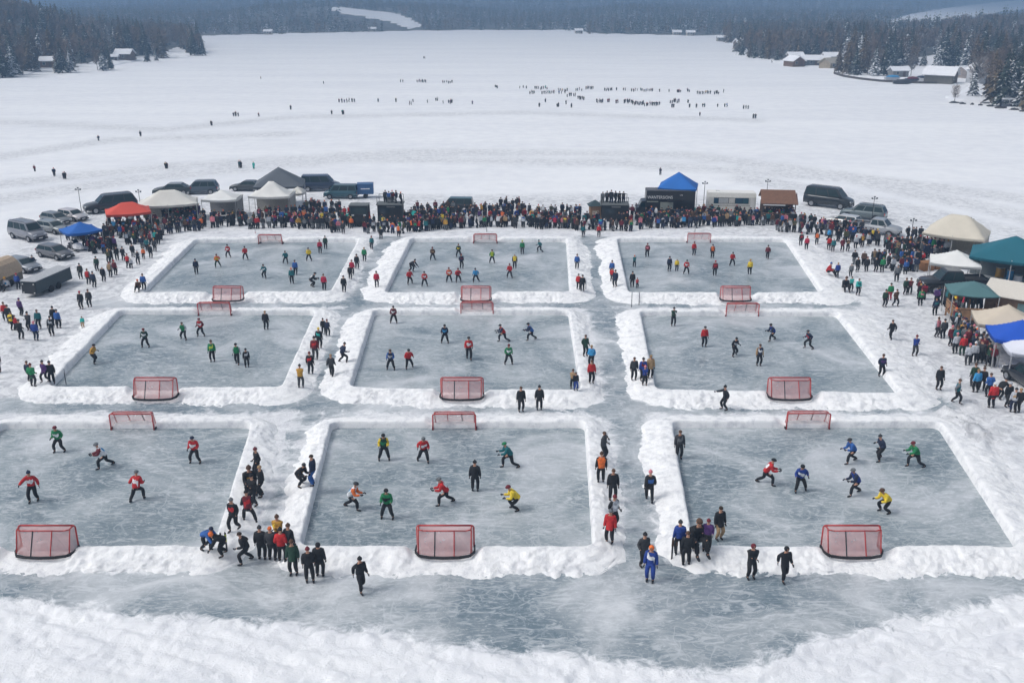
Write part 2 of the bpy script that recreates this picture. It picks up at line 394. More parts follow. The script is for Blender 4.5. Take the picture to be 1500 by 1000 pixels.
# ================================================================= ground sheet
def lines_axis(segs):
    out = []
    for a, b, s in segs:
        n = max(1, int(round((b - a) / s))); out += list(np.linspace(a, b, n, endpoint=False))
    out.append(segs[-1][1]); return np.array(out)
def build_ground():
    xs = lines_axis([(-3400, -900, 250), (-900, -260, 40), (-260, -90, 8), (-90, -62, 1.0), (-62, -27, .3), (-27, 27, .13), (27, 62, .3), (62, 90, 1.0), (90, 260, 8), (260, 900, 40), (900, 3400, 250)])
    ys = lines_axis([(-150, 24, 15), (24, 29.5, .5), (29.5, 42, .10), (42, 62, .2), (62, 112, .3), (112, 150, .8), (150, 300, 4), (300, 900, 15), (900, 4900, 200)])
    X, Y = np.meshgrid(xs, ys)
    px, py = proj(X, Y, 0 * X)
    W = lambda l: [tuple(G(*p)[:2]) for p in l]
    core = np.ones_like(X, bool)
    # ---- ice attribute (outside the rinks)
    ice = np.zeros_like(X)
    edge_x = [-400, 0, 80, 200, 350, 450, 550, 700, 750, 880, 1000, 1100, 1200, 1325, 1500, 1900]
    edge_y = [866, 872, 886, 898, 903, 914, 930, 944, 956, 972, 984, 966, 932, 903, 870, 825]
    eY = np.array([G(a, b)[1] for a, b in zip(edge_x, edge_y)])
    # lower boundary in world y as function of world x
    eX = np.array([G(a, b)[0] for a, b in zip(edge_x, edge_y)])
    loY = np.interp(X, eX, eY)
    wob = (fbm(X * .35, Y * .35, 4, 5) - .5) * 1.6
    lane_b = sstep(-1.6, 1.5, Y - loY + wob * .9) * (1 - sstep(42.2, 43.5, Y))
    ice = np.maximum(ice, lane_b * 0.95)
    def lane(pts, wid, val, soft=1.2):
        nonlocal ice
        d = segdist(W(pts), X, Y) + wob * .6
        ice = np.maximum(ice, val * (1 - sstep(wid - soft, wid + soft, d)))
    lane([(-300, 594), (700, 594), (1370, 594)], 1.5, .76)
    lane([(150, 445), (700, 443), (1240, 446)], 1.7, .72)
    lane([(570, 352), (520, 450), (478, 600), (425, 790), (400, 850)], 2.2, .70, 1.4)
    lane([(868, 350), (888, 450), (905, 600), (930, 780), (930, 850)], 2.3, .70, 1.4)
    for k, q in RW.items():
        ice = np.where(sdist(q, X, Y) > -.6, 0.9, ice)
    near = (np.abs(X) < 70) & (Y < 118)
    ice = np.where(near, ice, 0)
    cn_ = near & (Y > 34); dd = np.full(X.shape, 9.0); xs_, ys_ = X[cn_], Y[cn_]; dm = np.full(xs_.shape, 9.0)
    for k, q in RW.items(): dm = np.minimum(dm, -np.minimum(sdist(q, xs_, ys_), 9))
    dd[cn_] = dm
    ice = np.where(dd > 0, ice * (.46 + .54 * sstep(1.0, 2.5, dd + wob * .5)), ice)
    # ---- trodden snow
    trod = np.zeros_like(X)
    fest = W([(-60, 440), (60, 350), (180, 300), (420, 288), (700, 290), (1000, 290), (1200, 300), (1420, 330), (1560, 420), (1640, 640), (1400, 640), (1280, 440), (1180, 348), (880, 330), (560, 330), (260, 340), (180, 430), (60, 580), (-200, 640)])
    trod = sstep(-5, 1.5, sdist(fest, X, Y) + wob * 2) * .95
    trod = np.where(near & (Y > 40) & (np.abs(X) < 45), np.maximum(trod, .55), trod)
    # faint vehicle tracks and wind crust far out on the lake
    for pts in ([(-50, 300), (200, 262), (520, 232), (900, 238), (1250, 262), (1560, 330)], [(-50, 275), (240, 245), (600, 222), (1000, 226), (1560, 300)],
                [(1100, 262), (1300, 300), (1560, 360)], [(-50, 176), (240, 190), (420, 172), (760, 165), (1100, 176)], [(-40, 236), (160, 205), (420, 196)]):
        d = segdist(W(pts), X, Y)
        trod = np.maximum(trod, .75 * (1 - sstep(.5, 4.5, np.abs(d - 1.0) + wob)) * (Y > 100))
    # ---- relief
    Z = np.zeros_like(X)
    c = (np.abs(X) < 62) & (Y > 24) & (Y < 112)
    xx, yy = X[c], Y[c]
    z = (fbm(xx * .45, yy * .45, 5, 11) - .5) * .10 + (fbm(xx * 2.9, yy * 2.9, 4, 31, .6) - .5) * .16
    fore = 1 - sstep(.0, 2.0, (yy - loY[c]) + wob[c] * .7)
    z = z * (0.35 + .9 * fore)
    z += fore * (0.0 + .07 * np.maximum(0, fbm(xx * .8, yy * 1.4, 4, 51) - .48) * 2)
    berm = np.exp(-((yy - loY[c] + .5 + wob[c] * .7) / .55) ** 2)
    z += berm * (.0 + .34 * np.maximum(0, fbm(xx * 1.5, yy * 1.5, 4, 71) - .42))
    for pts, dep in (([(-80, 858), (60, 898), (170, 938), (300, 968), (420, 1020)], .10), 
                     ([(420, 903), (560, 928), (680, 968), (800, 1010)], .07),
                     ([(120, 905), (330, 955), (560, 985), (760, 1020)], .07),
                     ([(1560, 858), (1380, 905), (1220, 950), (1060, 985), (900, 1000)], .09), ([(1560, 890), (1400, 935), (1260, 985), (1180, 1020)], .09),
                     ([(1560, 930), (1460, 965), (1380, 1010)], .08)):
        d = segdist(W(pts), xx, yy) + (fbm(xx * .9, yy * .9, 3, 91) - .5) * .35
        z += .62 * fore * (-dep * np.exp(-(d / .28) ** 2) + dep * .8 * np.exp(-((d - .55) / .25) ** 2) - dep * .7 * np.exp(-((d - 1.5) / .25) ** 2) + dep * .6 * np.exp(-((d - 2.0) / .3) ** 2))
    for pts, wd_, am in (([(1235, 452), (1330, 520), (1420, 620), (1480, 700), (1560, 800)], 2.6, 1.0), ([(1395, 612), (1440, 650)], 1.6, 1.2), ([(0, 500), (60, 540), (120, 500), (170, 468)], 2.2, .9), ([(150, 425), (215, 400), (262, 366), (300, 345)], 1.6, .6), ([(30, 455), (70, 448), (110, 452)], 1.2, .7), ([(1195, 350), (1240, 400), (1255, 440)], 1.6, .8)):
        mk = 1 - sstep(wd_ * .3, wd_, segdist(W(pts), xx, yy))
        z += mk * am * (.75 * np.maximum(0, fbm(xx * 1.1, yy * 1.1, 4, 111, .6) - .42) + .25 * (fbm(xx * 3.3, yy * 3.3, 3, 121) - .4))
    flat = sstep(.35, .7, ice[c])
    z = z * (1 - flat) - .012
    for k, q in RW.items():
        s = sdist(q, xx, yy); z = np.where(s > -1.2, np.minimum(z, -.02), z)
    Z[c] = z
    far = ~c
    Z[far] = -.012
    o = npmesh('snow_covered_lake', np.stack([X.ravel(), Y.ravel(), Z.ravel()], 1), grid_faces(len(xs), len(ys)), M_GROUND, smooth=True, attr={'ice': ice, 'trod': trod})
    tag(o, kind='structure')
    return o
build_ground()

# ================================================================= rink ice sheets and banks
def build_rinks():
    side_w = {'bottom left': (1.9, 1.9, 2.0, 1.7), 'bottom centre': (1.7, 1.6, 2.1, 1.6), 'bottom right': (1.7, 2.6, 2.1, 2.0),
              'middle left': (1.7, 2.0, 2.2, 2.6), 'middle centre': (1.7, 1.7, 2.3, 2.2), 'middle right': (1.7, 3.0, 2.3, 2.2),
              'top left': (2.2, 1.9, 2.3, 2.4), 'top centre': (2.4, 2.4, 2.4, 2.6), 'top right': (2.4, 3.2, 2.4, 2.4)}
    for ri, (k, q) in enumerate(RW.items()):
        c = sum(q, Vector()) / 4
        mb = MB(); ex = [p + (p - c).normalized() * .5 for p in q]
        mb.add([(p.x, p.y, .004) for p in ex], [(0, 3, 2, 1)])
        o = mb.build('ice_rink', M_ICE); tag(o, kind='structure')
        # closed path with rounded corners, walking TL -> TR -> BR -> BL
        P = []; S = []; r = .6
        for i in range(4):
            a, b, n = q[i - 1], q[i], q[(i + 1) % 4]
            d0 = (b - a).normalized(); d1 = (n - b).normalized()
            p0 = b - d0 * r; p1 = b + d1 * r
            for t in np.linspace(0, 1, 9):
                pt = p0 * (1 - t) ** 2 + b * 2 * t * (1 - t) + p1 * t ** 2
                P.append((pt.x, pt.y)); S.append(((i - 1) % 4) * (1 - t) + (i if i else 4) * t if i else 3 * (1 - t) + 4 * t)
            L = (n - p1 - d1 * r).length
            m = max(2, int(L / .10))
            e = n - d1 * r
            for t in np.linspace(0, 1, m, endpoint=False)[1:]:
                pt = p1 * (1 - t) + e * t; P.append((pt.x, pt.y)); S.append(i if i else 0)
        P = np.array(P); n = len(P)
        seg = np.roll(P, -1, 0) - P; al = np.concatenate([[0], np.cumsum(np.hypot(seg[:, 0], seg[:, 1]))])[:-1]
        tn = np.roll(P, -1, 0) - np.roll(P, 1, 0); tn /= np.hypot(tn[:, 0], tn[:, 1])[:, None]
        nr = np.stack([-tn[:, 1], tn[:, 0]], 1)   # outward for this winding (TL->TR->BR clockwise)
        cc = np.array([c.x, c.y])
        if ((P - cc) * nr).sum() < 0: nr = -nr
        S = np.array(S) % 4
        sw = side_w[k]; wd = np.interp(S, [0, 1, 2, 3, 4], [sw[0], sw[1], sw[2], sw[3], sw[0]])
        near = np.interp(S, [0, 1, 1.5, 2, 2.5, 3, 4], [0, .5, .75, 1, .75, .5, 0])
        wd = wd * (0.72 + .60 * fbm(al * .45 + ri * 31, al * 0, 4, ri))
        T = np.concatenate([[0, .03, .055, .08], np.linspace(.12, 1.0, 20)])
        hm = 0.42 + .13 * fbm(al * .5, al * 0 + 3, 3, ri + 5) + 0.0 * near
        # opening pushed out where a near goal stands
        notch = np.zeros(n)
        for g in GOALS:
            if g[0] == k:
                gp = G(g[1], g[2]); d = np.hypot(P[:, 0] - gp.x, P[:, 1] - gp.y - .9)
                notch = np.maximum(notch, (1 - sstep(1.45, 2.0, np.abs(P[:, 0] - gp.x))) * (np.abs(P[:, 1] - gp.y) < 3) * (1 if g[3] else .75))
        V = []
        for j, t in enumerate(T):
            off = t * wd
            x = P[:, 0] + nr[:, 0] * off; y = P[:, 1] + nr[:, 1] * off
            face = np.interp(t, [0, .03, .055, .08, .12, .45, .62, .82, 1.0], [0, .62, .90, .97, 1.0, .98, .78, .36, -.05])
            fnear = np.interp(t, [0, .03, .055, .08, .12, .3, .5, .75, 1.0], [0, .62, .90, .97, 1.0, .88, .56, .20, -.05])
            face = face * (1 - near) + fnear * near
            lump = (fbm(x * 1.3, y * 1.3, 4, 200 + ri) - .5) * .17 + (fbm(x * 4.2, y * 4.2, 3, 300 + ri, .65) - .5) * .20
            ridg = np.abs(fbm(x * 1.9, y * 1.9, 3, 400 + ri) - .5) * 2
            top = np.interp(t, [0, .06, .10, .3, .9, 1], [0, .05, .45, 1, .9, .2])
            z = hm * face + lump * top * (0.55 + .75 * near) * (0.7 + .5 * t) - ridg * top * .05
            z = z * (1 - .66 * notch)
            if t == 1.0: z = np.full(n, -.05)
            if t == 0: z = np.full(n, -.01)
            jit = (fbm(x * 1.6, y * 1.6, 4, 500 + ri, .62) - .5) * np.interp(t, [0, .06, .3, 1], [.05, .14, .3, .62]) * (0.5 + .8 * near)
            V.append(np.stack([x + nr[:, 0] * jit, y + nr[:, 1] * jit, np.maximum(z, -.06)], 1))
        m = len(T); V = np.array(V)           # m, n, 3
        idx = np.arange(m * n).reshape(m, n); nx = np.roll(idx, -1, 1)
        F = np.stack([idx[:-1].ravel(), idx[1:].ravel(), nx[1:].ravel(), nx[:-1].ravel()], 1)
        o = npmesh('snow_bank', V.reshape(-1, 3), F, M_BANK, smooth=True)
        tag(o, 'shovelled white snow bank framing the %s ice rink' % k, 'snow bank', 'snow banks framing the nine rinks')
build_rinks()
# ================================================================= goals
M_RED = mat('goal_red', (.40, .025, .022), .45, var=.15)
M_DK = mat('dark_rubber', (.012, .012, .014), .7)
def mk_net():
    m, nt, b = newmat('goal_net'); L = nt.links.new
    out = nt.nodes['Material Output']; tr = nd(nt, 'ShaderNodeBsdfTransparent'); mx = nd(nt, 'ShaderNodeMixShader')
    mx.inputs[0].default_value = 0.42
    b.inputs['Base Color'].default_value = (.55, .27, .26, 1); b.inputs['Roughness'].default_value = .8
    n = nd(nt, 'ShaderNodeTexNoise', Scale=3.0); tc = nd(nt, 'ShaderNodeTexCoord'); L(tc.outputs['Object'], n.inputs['Vector'])
    r = nd(nt, 'ShaderNodeMapRange'); r.inputs['To Min'].default_value = .38; r.inputs['To Max'].default_value = .66; L(n.outputs['Fac'], r.inputs['Value'])
    L(r.outputs['Result'], mx.inputs[0]); L(tr.outputs[0], mx.inputs[1]); L(b.outputs[0], mx.inputs[2]); L(mx.outputs[0], out.inputs['Surface'])
    return m
M_NET = mk_net()
def make_goal():
    W, H, DT, DB = 2.72, 1.18, .45, .95       # opening at y=0 facing +y, back towards -y
    t = empty('hockey_goal')
    f = MB(); r = .042; w = W / 2
    f.tube((-w, 0, .02), (-w, 0, H - .12), r); f.tube((w, 0, .02), (w, 0, H - .12), r)
    for s in (-1, 1): f.path([(s * w, 0, H - .12), (s * (w - .03), 0, H - .04), (s * (w - .12), 0, H)], r)
    f.tube((-w + .12, 0, H), (w - .12, 0, H), r)
    f.build('goal_frame', M_RED, t, True)
    b = MB()
    b.path([(-w + .1, 0, H), (-w + .12, -DT * .8, H - .02), (-w + .35, -DT, H - .03), (w - .35, -DT, H - .03), (w - .12, -DT * .8, H - .02), (w - .1, 0, H)], .03)
    for x in (-w + .1, w - .1): b.tube((x, -DT * .8, H - .02), (x * .99, -DB * .8, .06), .03)
    b.build('back_frame', M_RED, t, True)
    for i, x in enumerate((-W / 6, W / 6)):
        MB().tube((x, -DT, H - .03), (x * 1.02, -DB - .08, .06), .028, 0, 8).build('net_support', M_RED if i else M_DK, t)
    s = MB(); pts = [(-w, 0), (-w - .02, -DB * .55), (-w * .86, -DB * .92), (-w * .5, -DB - .06), (0, -DB - .10), (w * .5, -DB - .06), (w * .86, -DB * .92), (w + .02, -DB * .55), (w, 0)]
    for (x0, y0), (x1, y1) in zip(pts[:-1], pts[1:]):
        s.slab([(x0, y0, .0), (x1, y1, .0), (x1, y1, .13), (x0, y0, .13)], .07)
    s.build('base_skirt', M_DK, t)
    n = MB(); top = [(-w, 0, H - .03), (-w + .12, -DT * .8, H - .05), (-W / 6, -DT, H - .05), (W / 6, -DT, H - .05), (w - .12, -DT * .8, H - .05), (w, 0, H - .03)]
    bot = [(-w, 0, .05), (-w * .97, -DB * .75, .08), (-W / 6, -DB - .06, .08), (W / 6, -DB - .06, .08), (w * .97, -DB * .75, .08), (w, 0, .05)]
    for i in range(5): n.add([top[i], top[i + 1], bot[i + 1], bot[i]], [(0, 1, 2, 3)])
    n.add([top[0], top[1], top[2], top[3], top[4], top[5]], [(0, 1, 2, 3, 4, 5)])
    n.build('net', M_NET, t)
    return t
g0 = make_goal()
for i, (rk, x, y, nearg) in enumerate(GOALS):
    p = G(x, y)
    if nearg: p = G(x, y + 5, .24); p.y += 1.0
    else: p.y -= .30
    sc = {'b': 1.02, 'm': 1.05, 't': .98}[rk[0]] * (1 if nearg else .97)
    lab = 'red framed hockey goal at the %s end of the %s rink' % ('near' if nearg else 'far', rk)
    g = g0 if i == 0 else dup(g0)
    g.location = p; g.rotation_euler = (0, 0, 0 if nearg else math.pi)
    g.scale = (sc, sc, sc if nearg else sc * .95)
    tag(g, lab, 'hockey goal', 'hockey goals at the ends of the rinks')
# ================================================================= people
def ik(a, b, l1, l2, pole):
    a, b = Vector(a), Vector(b); d = b - a; L = min(d.length, (l1 + l2) * .999)
    if L < 1e-4: return a
    u = d.normalized(); x = (l1 * l1 - l2 * l2 + L * L) / (2 * L); h = math.sqrt(max(0, l1 * l1 - x * x))
    p = Vector(pole); p = (p - u * p.dot(u)); p = p.normalized() if p.length > 1e-5 else u.orthogonal()
    return a + u * x + p * h

# faces -Y.  feet: (x,y), hands (x,y,z) as seen with +X to the figure's left
POSES = {
 'stand':  dict(hip=.93, lean=2, feet=[(-.12, .0), (.12, -.04)], hands=[(-.25, -.08, .85), (.25, -.07, .85)]),
 'pockets': dict(hip=.93, lean=3, feet=[(-.14, -.05), (.12, .03)], hands=[(-.23, -.14, .98), (.23, -.14, .98)]),
 'folded': dict(hip=.93, lean=3, feet=[(-.13, .02), (.13, -.03)], hands=[(.10, -.24, 1.16), (-.10, -.27, 1.12)]),
 'walk':   dict(hip=.90, lean=5, feet=[(-.10, -.20), (.10, .24)], hands=[(-.25, .10, .88), (.25, -.16, .90)]),
 'skate':  dict(hip=.80, lean=30, feet=[(-.10, -.22), (.24, .52)], hands=[(-.20, -.44, .98), (.12, -.46, .92)]),
 'wide':   dict(hip=.86, lean=14, feet=[(-.27, .0), (.25, -.06)], hands=[(-.25, -.24, .96), (.20, -.32, 1.0)]),
 'glide':  dict(hip=.82, lean=22, feet=[(-.20, -.16), (.30, .22)], hands=[(-.24, -.30, .94), (.30, -.16, .98)]),
 'crouch': dict(hip=.68, lean=42, feet=[(-.20, -.08), (.20, .10)], hands=[(-.18, -.52, .80), (.18, -.48, .78)]),
 'bend':   dict(hip=.84, lean=58, feet=[(-.14, .28), (.14, .02)], hands=[(-.22, -.62, .62), (.22, -.55, .60)]),
 'phone':  dict(hip=.93, lean=3, feet=[(-.12, .0), (.12, -.04)], hands=[(-.10, -.26, 1.47), (.24, -.16, 1.00)]),
 'reach':  dict(hip=.92, lean=6, feet=[(-.16, -.08), (.16, .10)], hands=[(-.34, -.48, 1.22), (.33, -.02, .90)]),
 'sit':    dict(hip=.30, lean=20, feet=[(-.16, -.55), (.16, -.50)], hands=[(-.16, -.42, .48), (.16, -.40, .48)]),
}
def joints(p):
    ln = R(p['lean']); hp = Vector((0, 0, p['hip']))
    mx = (p['feet'][0][1] + p['feet'][1][1]) / 2 if p['hip'] > .5 else 0.05
    hp.y = mx * .4 + math.sin(ln) * .16
    up = Vector((0, -math.sin(ln), math.cos(ln)))
    fw = Vector((0, -math.cos(ln), -math.sin(ln)))
    J = dict(hip=hp, sp=hp + up * .20, ch=hp + up * .43, nk=hp + up * .55)
    hd = math.radians(p['lean'] * .35); hu = Vector((0, -math.sin(hd), math.cos(hd)))
    J['hb'] = J['nk'] + hu * .07; J['hc'] = J['nk'] + hu * .17 + Vector((0, -.015, 0)); J['ht'] = J['nk'] + hu * .27
    J['hf'] = Vector((0, -math.cos(hd * 1.3), -math.sin(hd * 1.3))); J['hu'] = hu
    for i, s in enumerate((-1, 1)):
        J['s%d' % i] = J['ch'] + Vector((s * .17, 0, 0)) + up * .035
        J['h%d' % i] = hp + Vector((s * .09, 0, -.03))
        fx, fy = p['feet'][i]; J['a%d' % i] = Vector((fx, fy, .09))
        J['k%d' % i] = ik(J['h%d' % i], J['a%d' % i], .44, .44, (s * .12, -1, 0))
        J['w%d' % i] = Vector(p['hands'][i])
        J['e%d' % i] = ik(J['s%d' % i], J['w%d' % i], .29, .27, (s * .08, 1, -.1))
        d = J['w%d' % i] - J['s%d' % i]
        if d.length > .555: J['w%d' % i] = J['s%d' % i] + d.normalized() * .555
    J['up'] = up; J['fw'] = fw
    return J

def skin(chains, name, mats, sub=1, root=0):
    """chains: list of [(point, radius), ...]; equal points are welded -> evaluated mesh"""
    vs = []; rad = []; ed = []; idx = {}
    def key(p): return (round(p[0], 4), round(p[1], 4), round(p[2], 4))
    for ch in chains:
        prev = None
        for p, r in ch:
            k = key(p)
            if k not in idx: idx[k] = len(vs); vs.append(tuple(p)); rad.append(r if hasattr(r, '__len__') else (r, r))
            if prev is not None and prev != idx[k]: ed.append((prev, idx[k]))
            prev = idx[k]
    me = bpy.data.meshes.new(name); me.from_pydata(vs, ed, [])
    o = bpy.data.objects.new(name, me); COL.objects.link(o)
    md = o.modifiers.new('s', 'SKIN'); md.use_smooth_shade = True
    sv = me.skin_vertices[0].data if me.skin_vertices else None
    if sv is None:
        bm = bmesh.new(); bm.from_mesh(me); bm.verts.layers.skin.verify(); bm.to_mesh(me); bm.free(); sv = me.skin_vertices[0].data
    for i, r in enumerate(rad): sv[i].radius = r
    for i in range(len(vs)): sv[i].use_root = (i == root)
    if sub:
        s2 = o.modifiers.new('u', 'SUBSURF'); s2.levels = sub
    dg = bpy.context.evaluated_depsgraph_get()
    m2 = bpy.data.meshes.new_from_object(o.evaluated_get(dg)); m2.name = name
    bpy.data.objects.remove(o); bpy.data.meshes.remove(me)
    m2.materials.clear()
    for m in mats: m2.materials.append(m)
    return m2

def hand_chains(J, i):
    s = -1 if i == 0 else 1
    wv, e = J['w%d' % i], J['e%d' % i]; d = (wv - e).normalized()
    side = d.cross(Vector((s, .3, 0))).normalized(); pl = side.cross(d).normalized()
    palm = wv + d * .075
    ch = []
    for k in range(4):
        o = (k - 1.5) * .020; ln = (.060, .070, .066, .050)[k]
        a = palm + side * o; b = a + d * ln * .55; c = b + (d * .75 + pl * .6 * s).normalized() * ln * .5
        ch.append([(palm + side * o * .99, .011), (b, .0095), (c, .008)])
    th = wv + d * .03 + side * .03
    ch.append([(th, .012), (th + side * .03 + d * .03, .010), (th + side * .038 + d * .055, .009)])
    return palm, ch

def merge(name, meshes, mats, smooth=True):
    """join meshes -> one; meshes: [(mesh, material index)]"""
    mb = MB()
    for me, mi in meshes:
        mb.add([v.co[:] for v in me.vertices], [tuple(p.vertices) for p in me.polygons], mi)
    return mb.mesh(name, mats, smooth)

M_SKIN = mat('skin', CL['skin'], .6, var=.1)
M_EYE = mat('eye_dark', (.02, .015, .012), .5)
M_LIP = mat('lips', (.30, .09, .07), .6)
def body_mesh(J, name):
    ch = [[(J['hip'], .10), (J['sp'], .10), (J['ch'], .11), (J['nk'], .06), (J['hb'], (.055, .055)), (J['hc'], (.083, .098)), (J['ht'], (.06, .07))]]
    pal = []
    for i in (0, 1):
        ch.append([(J['ch'], .11), (J['s%d' % i], .06), (J['e%d' % i], .042), (J['w%d' % i], (.030, .026)), (hand_chains(J, i)[0], (.038, .016))])
        ch.append([(J['hip'], .10), (J['h%d' % i], .08), (J['k%d' % i], .055), (J['a%d' % i], .035), (J['a%d' % i] + Vector((0, -.08, -.03)), .018)])
    parts = [(skin(ch, name, [M_SKIN], 1), 0)]
    for i in (0, 1):
        for c in hand_chains(J, i)[1]:
            parts.append((skin([c], 'f', [M_SKIN], 0), 0))
    x = MB(); f, u, c = J['hf'], J['hu'], J['hc']
    r = Vector((1, 0, 0))
    nz = c + f * .092 - u * .012
    x.add([nz + u * .035, nz - u * .018 - r * .017, nz - u * .018 + r * .017, nz + f * .026 - u * .014], [(0, 1, 3), (0, 3, 2), (1, 2, 3)])
    for s in (-1, 1):
        x.ball(c + f * .088 + u * .018 + r * s * .032, .013, 1, 6, 4)
        x.ball(c + r * s * .090 - f * .005, (.012, .022, .032), 0, 6, 4)
    x.box(c + f * .090 - u * .052, (.045, .012, .012), 2)
    parts.append((x.mesh('face', [M_SKIN]), None))
    mb = MB()
    for me, mi in parts:
        for p in me.polygons: pass
        off = len(mb.v); mb.v += [v.co[:] for v in me.vertices]
        for p in me.polygons: mb.f.append(tuple(i + off for i in p.vertices)); mb.m.append(p.material_index if mi is None else mi)
    for fi, fc in enumerate(mb.f):
        c_ = sum((Vector(mb.v[i]) for i in fc), Vector()) / len(fc)
        for i in (0, 1):
            if (c_ - J['w%d' % i]).dot((J['w%d' % i] - J['e%d' % i]).normalized()) > .0 and (c_ - J['w%d' % i]).length < .24 and mb.m[fi] == 0: mb.m[fi] = 3
    return mb.mesh(name, [M_SKIN, M_EYE, M_LIP, cloth('black')], True)

def jacket_mesh(J, name, long=False, sub=1):
    hp = J['hip'] - J['up'] * (.06 if not long else .0)
    ch = [[(hp, (.195, .155)), (J['sp'], (.20, .165)), (J['ch'], (.215, .165)), (J['nk'] - J['up'] * .0, (.085, .085))]]
    if long:
        kn = (J['k0'] + J['k1']) / 2; b = J['hip'] + (kn - J['hip']) * .55
        ch[0].insert(0, (b, (.22, .18)))
    for i in (0, 1):
        w_ = J['w%d' % i]; e = J['e%d' % i]
        ch.append([(J['ch'], (.215, .165)), (J['s%d' % i], .105), (e, .082), (w_ + (e - w_).normalized() * .01, .062)])
    me = skin(ch, name, [None, None, None], sub, root=1)
    up, o, fw = J['up'], J['hip'], J['fw']
    for p in me.polygons:
        c = p.center; z = (c - o).dot(up); ax = abs(c.x)
        arm = min((c - J['s0']).length, (c - J['s1']).length) > .13 and (ax > .20 or z < .10) or ax > .235
        d0 = min(_pd(c, J['s0'], J['e0']), _pd(c, J['e0'], J['w0']), _pd(c, J['s1'], J['e1']), _pd(c, J['e1'], J['w1']))
        arm = d0 < .105 and ax > .19 or d0 < .09
        if arm: p.material_index = 2
        elif .20 < z < .38 and ax < .15 and abs((c - o).dot(fw)) > .07: p.material_index = 1
        else: p.material_index = 0
    return me
def _pd(p, a, b):
    v = b - a; t = max(0, min(1, (p - a).dot(v) / max(v.length_squared, 1e-9))); return (p - a - v * t).length

def trouser_mesh(J, name, sub=1):
    ch = [[(J['hip'] + J['up'] * .09, (.16, .13)), (J['hip'] - J['up'] * .01, (.17, .145))]]
    for i in (0, 1):
        ch.append([(J['hip'] - J['up'] * .01, (.17, .145)), (J['h%d' % i] + (J['k%d' % i] - J['h%d' % i]) * .25, .115), (J['k%d' % i], .090), (J['a%d' % i] + Vector((0, 0, .05)), .075)])
    return skin(ch, name, [None], sub, root=1)

def boot_mesh(J, i, name, skate=True):
    a = J['a%d' % i]; f = Vector((0, -1, 0))
    me = skin([[(a + Vector((0, .01, .08)), .055), (a + Vector((0, .02, -.02)), (.055, .05)), (a + Vector((0, -.10, -.035)), (.048, .04)), (a + Vector((0, -.18, -.045)), (.035, .03))]], name, [None], 1)
    if skate:
        mb = MB(); mb.add([v.co[:] for v in me.vertices], [tuple(p.vertices) for p in me.polygons], 0)
        mb.box(a + Vector((0, -.07, -.085)), (.012, .29, .03), 1)
        return mb.mesh(name, [None, mat('blade_steel', (.45, .46, .48), .3, .9)], True)
    return me

def hat_mesh(J, kind, name):
    c, u, f = J['hc'], J['hu'], J['hf']
    mb = MB(); off = c + u * .025
    q = Vector((0, 0, 1)).rotation_difference(u).to_matrix()
    t = MB()
    if kind == 'hair': t.ball((0, .012, 0), (.098, .112, .118), 0, 10, 6, -.15)
    elif kind == 'hood': t.ball((0, .02, -.02), (.115, .120, .135), 0, 10, 7, -.85)
    elif kind == 'helmet': t.ball((0, .0, 0), (.118, .135, .125), 0, 10, 6, -.1); t.box((0, -.12, .01), (.16, .05, .015), 0)
    else: t.ball((0, .005, 0), (.106, .118, .135), 0, 10, 6, -.02); t.ball((0, 0, .145), .032, 0, 6, 4)
    mb.add([q @ (Vector(v) * .94) + off for v in t.v], t.f, 0)
    if kind == 'hood':   # open the face: drop faces in front
        mb.f = [fc for fc in mb.f if not (sum((Vector(mb.v[i]) - c).dot(f) for i in fc) / len(fc) > .075 and sum((Vector(mb.v[i]) - c).dot(u) for i in fc) / len(fc) < .07)]
        mb.m = [0] * len(mb.f)
    return mb.mesh(name, [None], True)

HATK = dict(h='helmet', b='hat', r='hair', o='hood')
KIT = {}
for pn, pp in POSES.items():
    J = joints(pp); K = dict(J=J)
    K['body'] = body_mesh(J, 'body_' + pn)
    K['jacket'] = jacket_mesh(J, 'jacket_' + pn); K['coat'] = jacket_mesh(J, 'coat_' + pn, True)
    K['trousers'] = trouser_mesh(J, 'trousers_' + pn)
    K['boots'] = [boot_mesh(J, i, 'boot_' + pn, False) for i in (0, 1)]; K['skates'] = [boot_mesh(J, i, 'skate_' + pn, True) for i in (0, 1)]
    K['hat'] = {k: hat_mesh(J, v, v + '_' + pn) for k, v in HATK.items()}
    # light version for the far crowd
    K['lo_j'] = jacket_mesh(J, 'loj_' + pn, False, 0); K['lo_t'] = trouser_mesh(J, 'lot_' + pn, 0)
    KIT[pn] = K

def part(name, me, mats, parent):
    o = bpy.data.objects.new(name, me); COL.objects.link(o); o.parent = parent
    for i, m in enumerate(mats):
        if i < len(o.material_slots) and m:
            o.material_slots[i].link = 'OBJECT'; o.material_slots[i].material = m
    return o

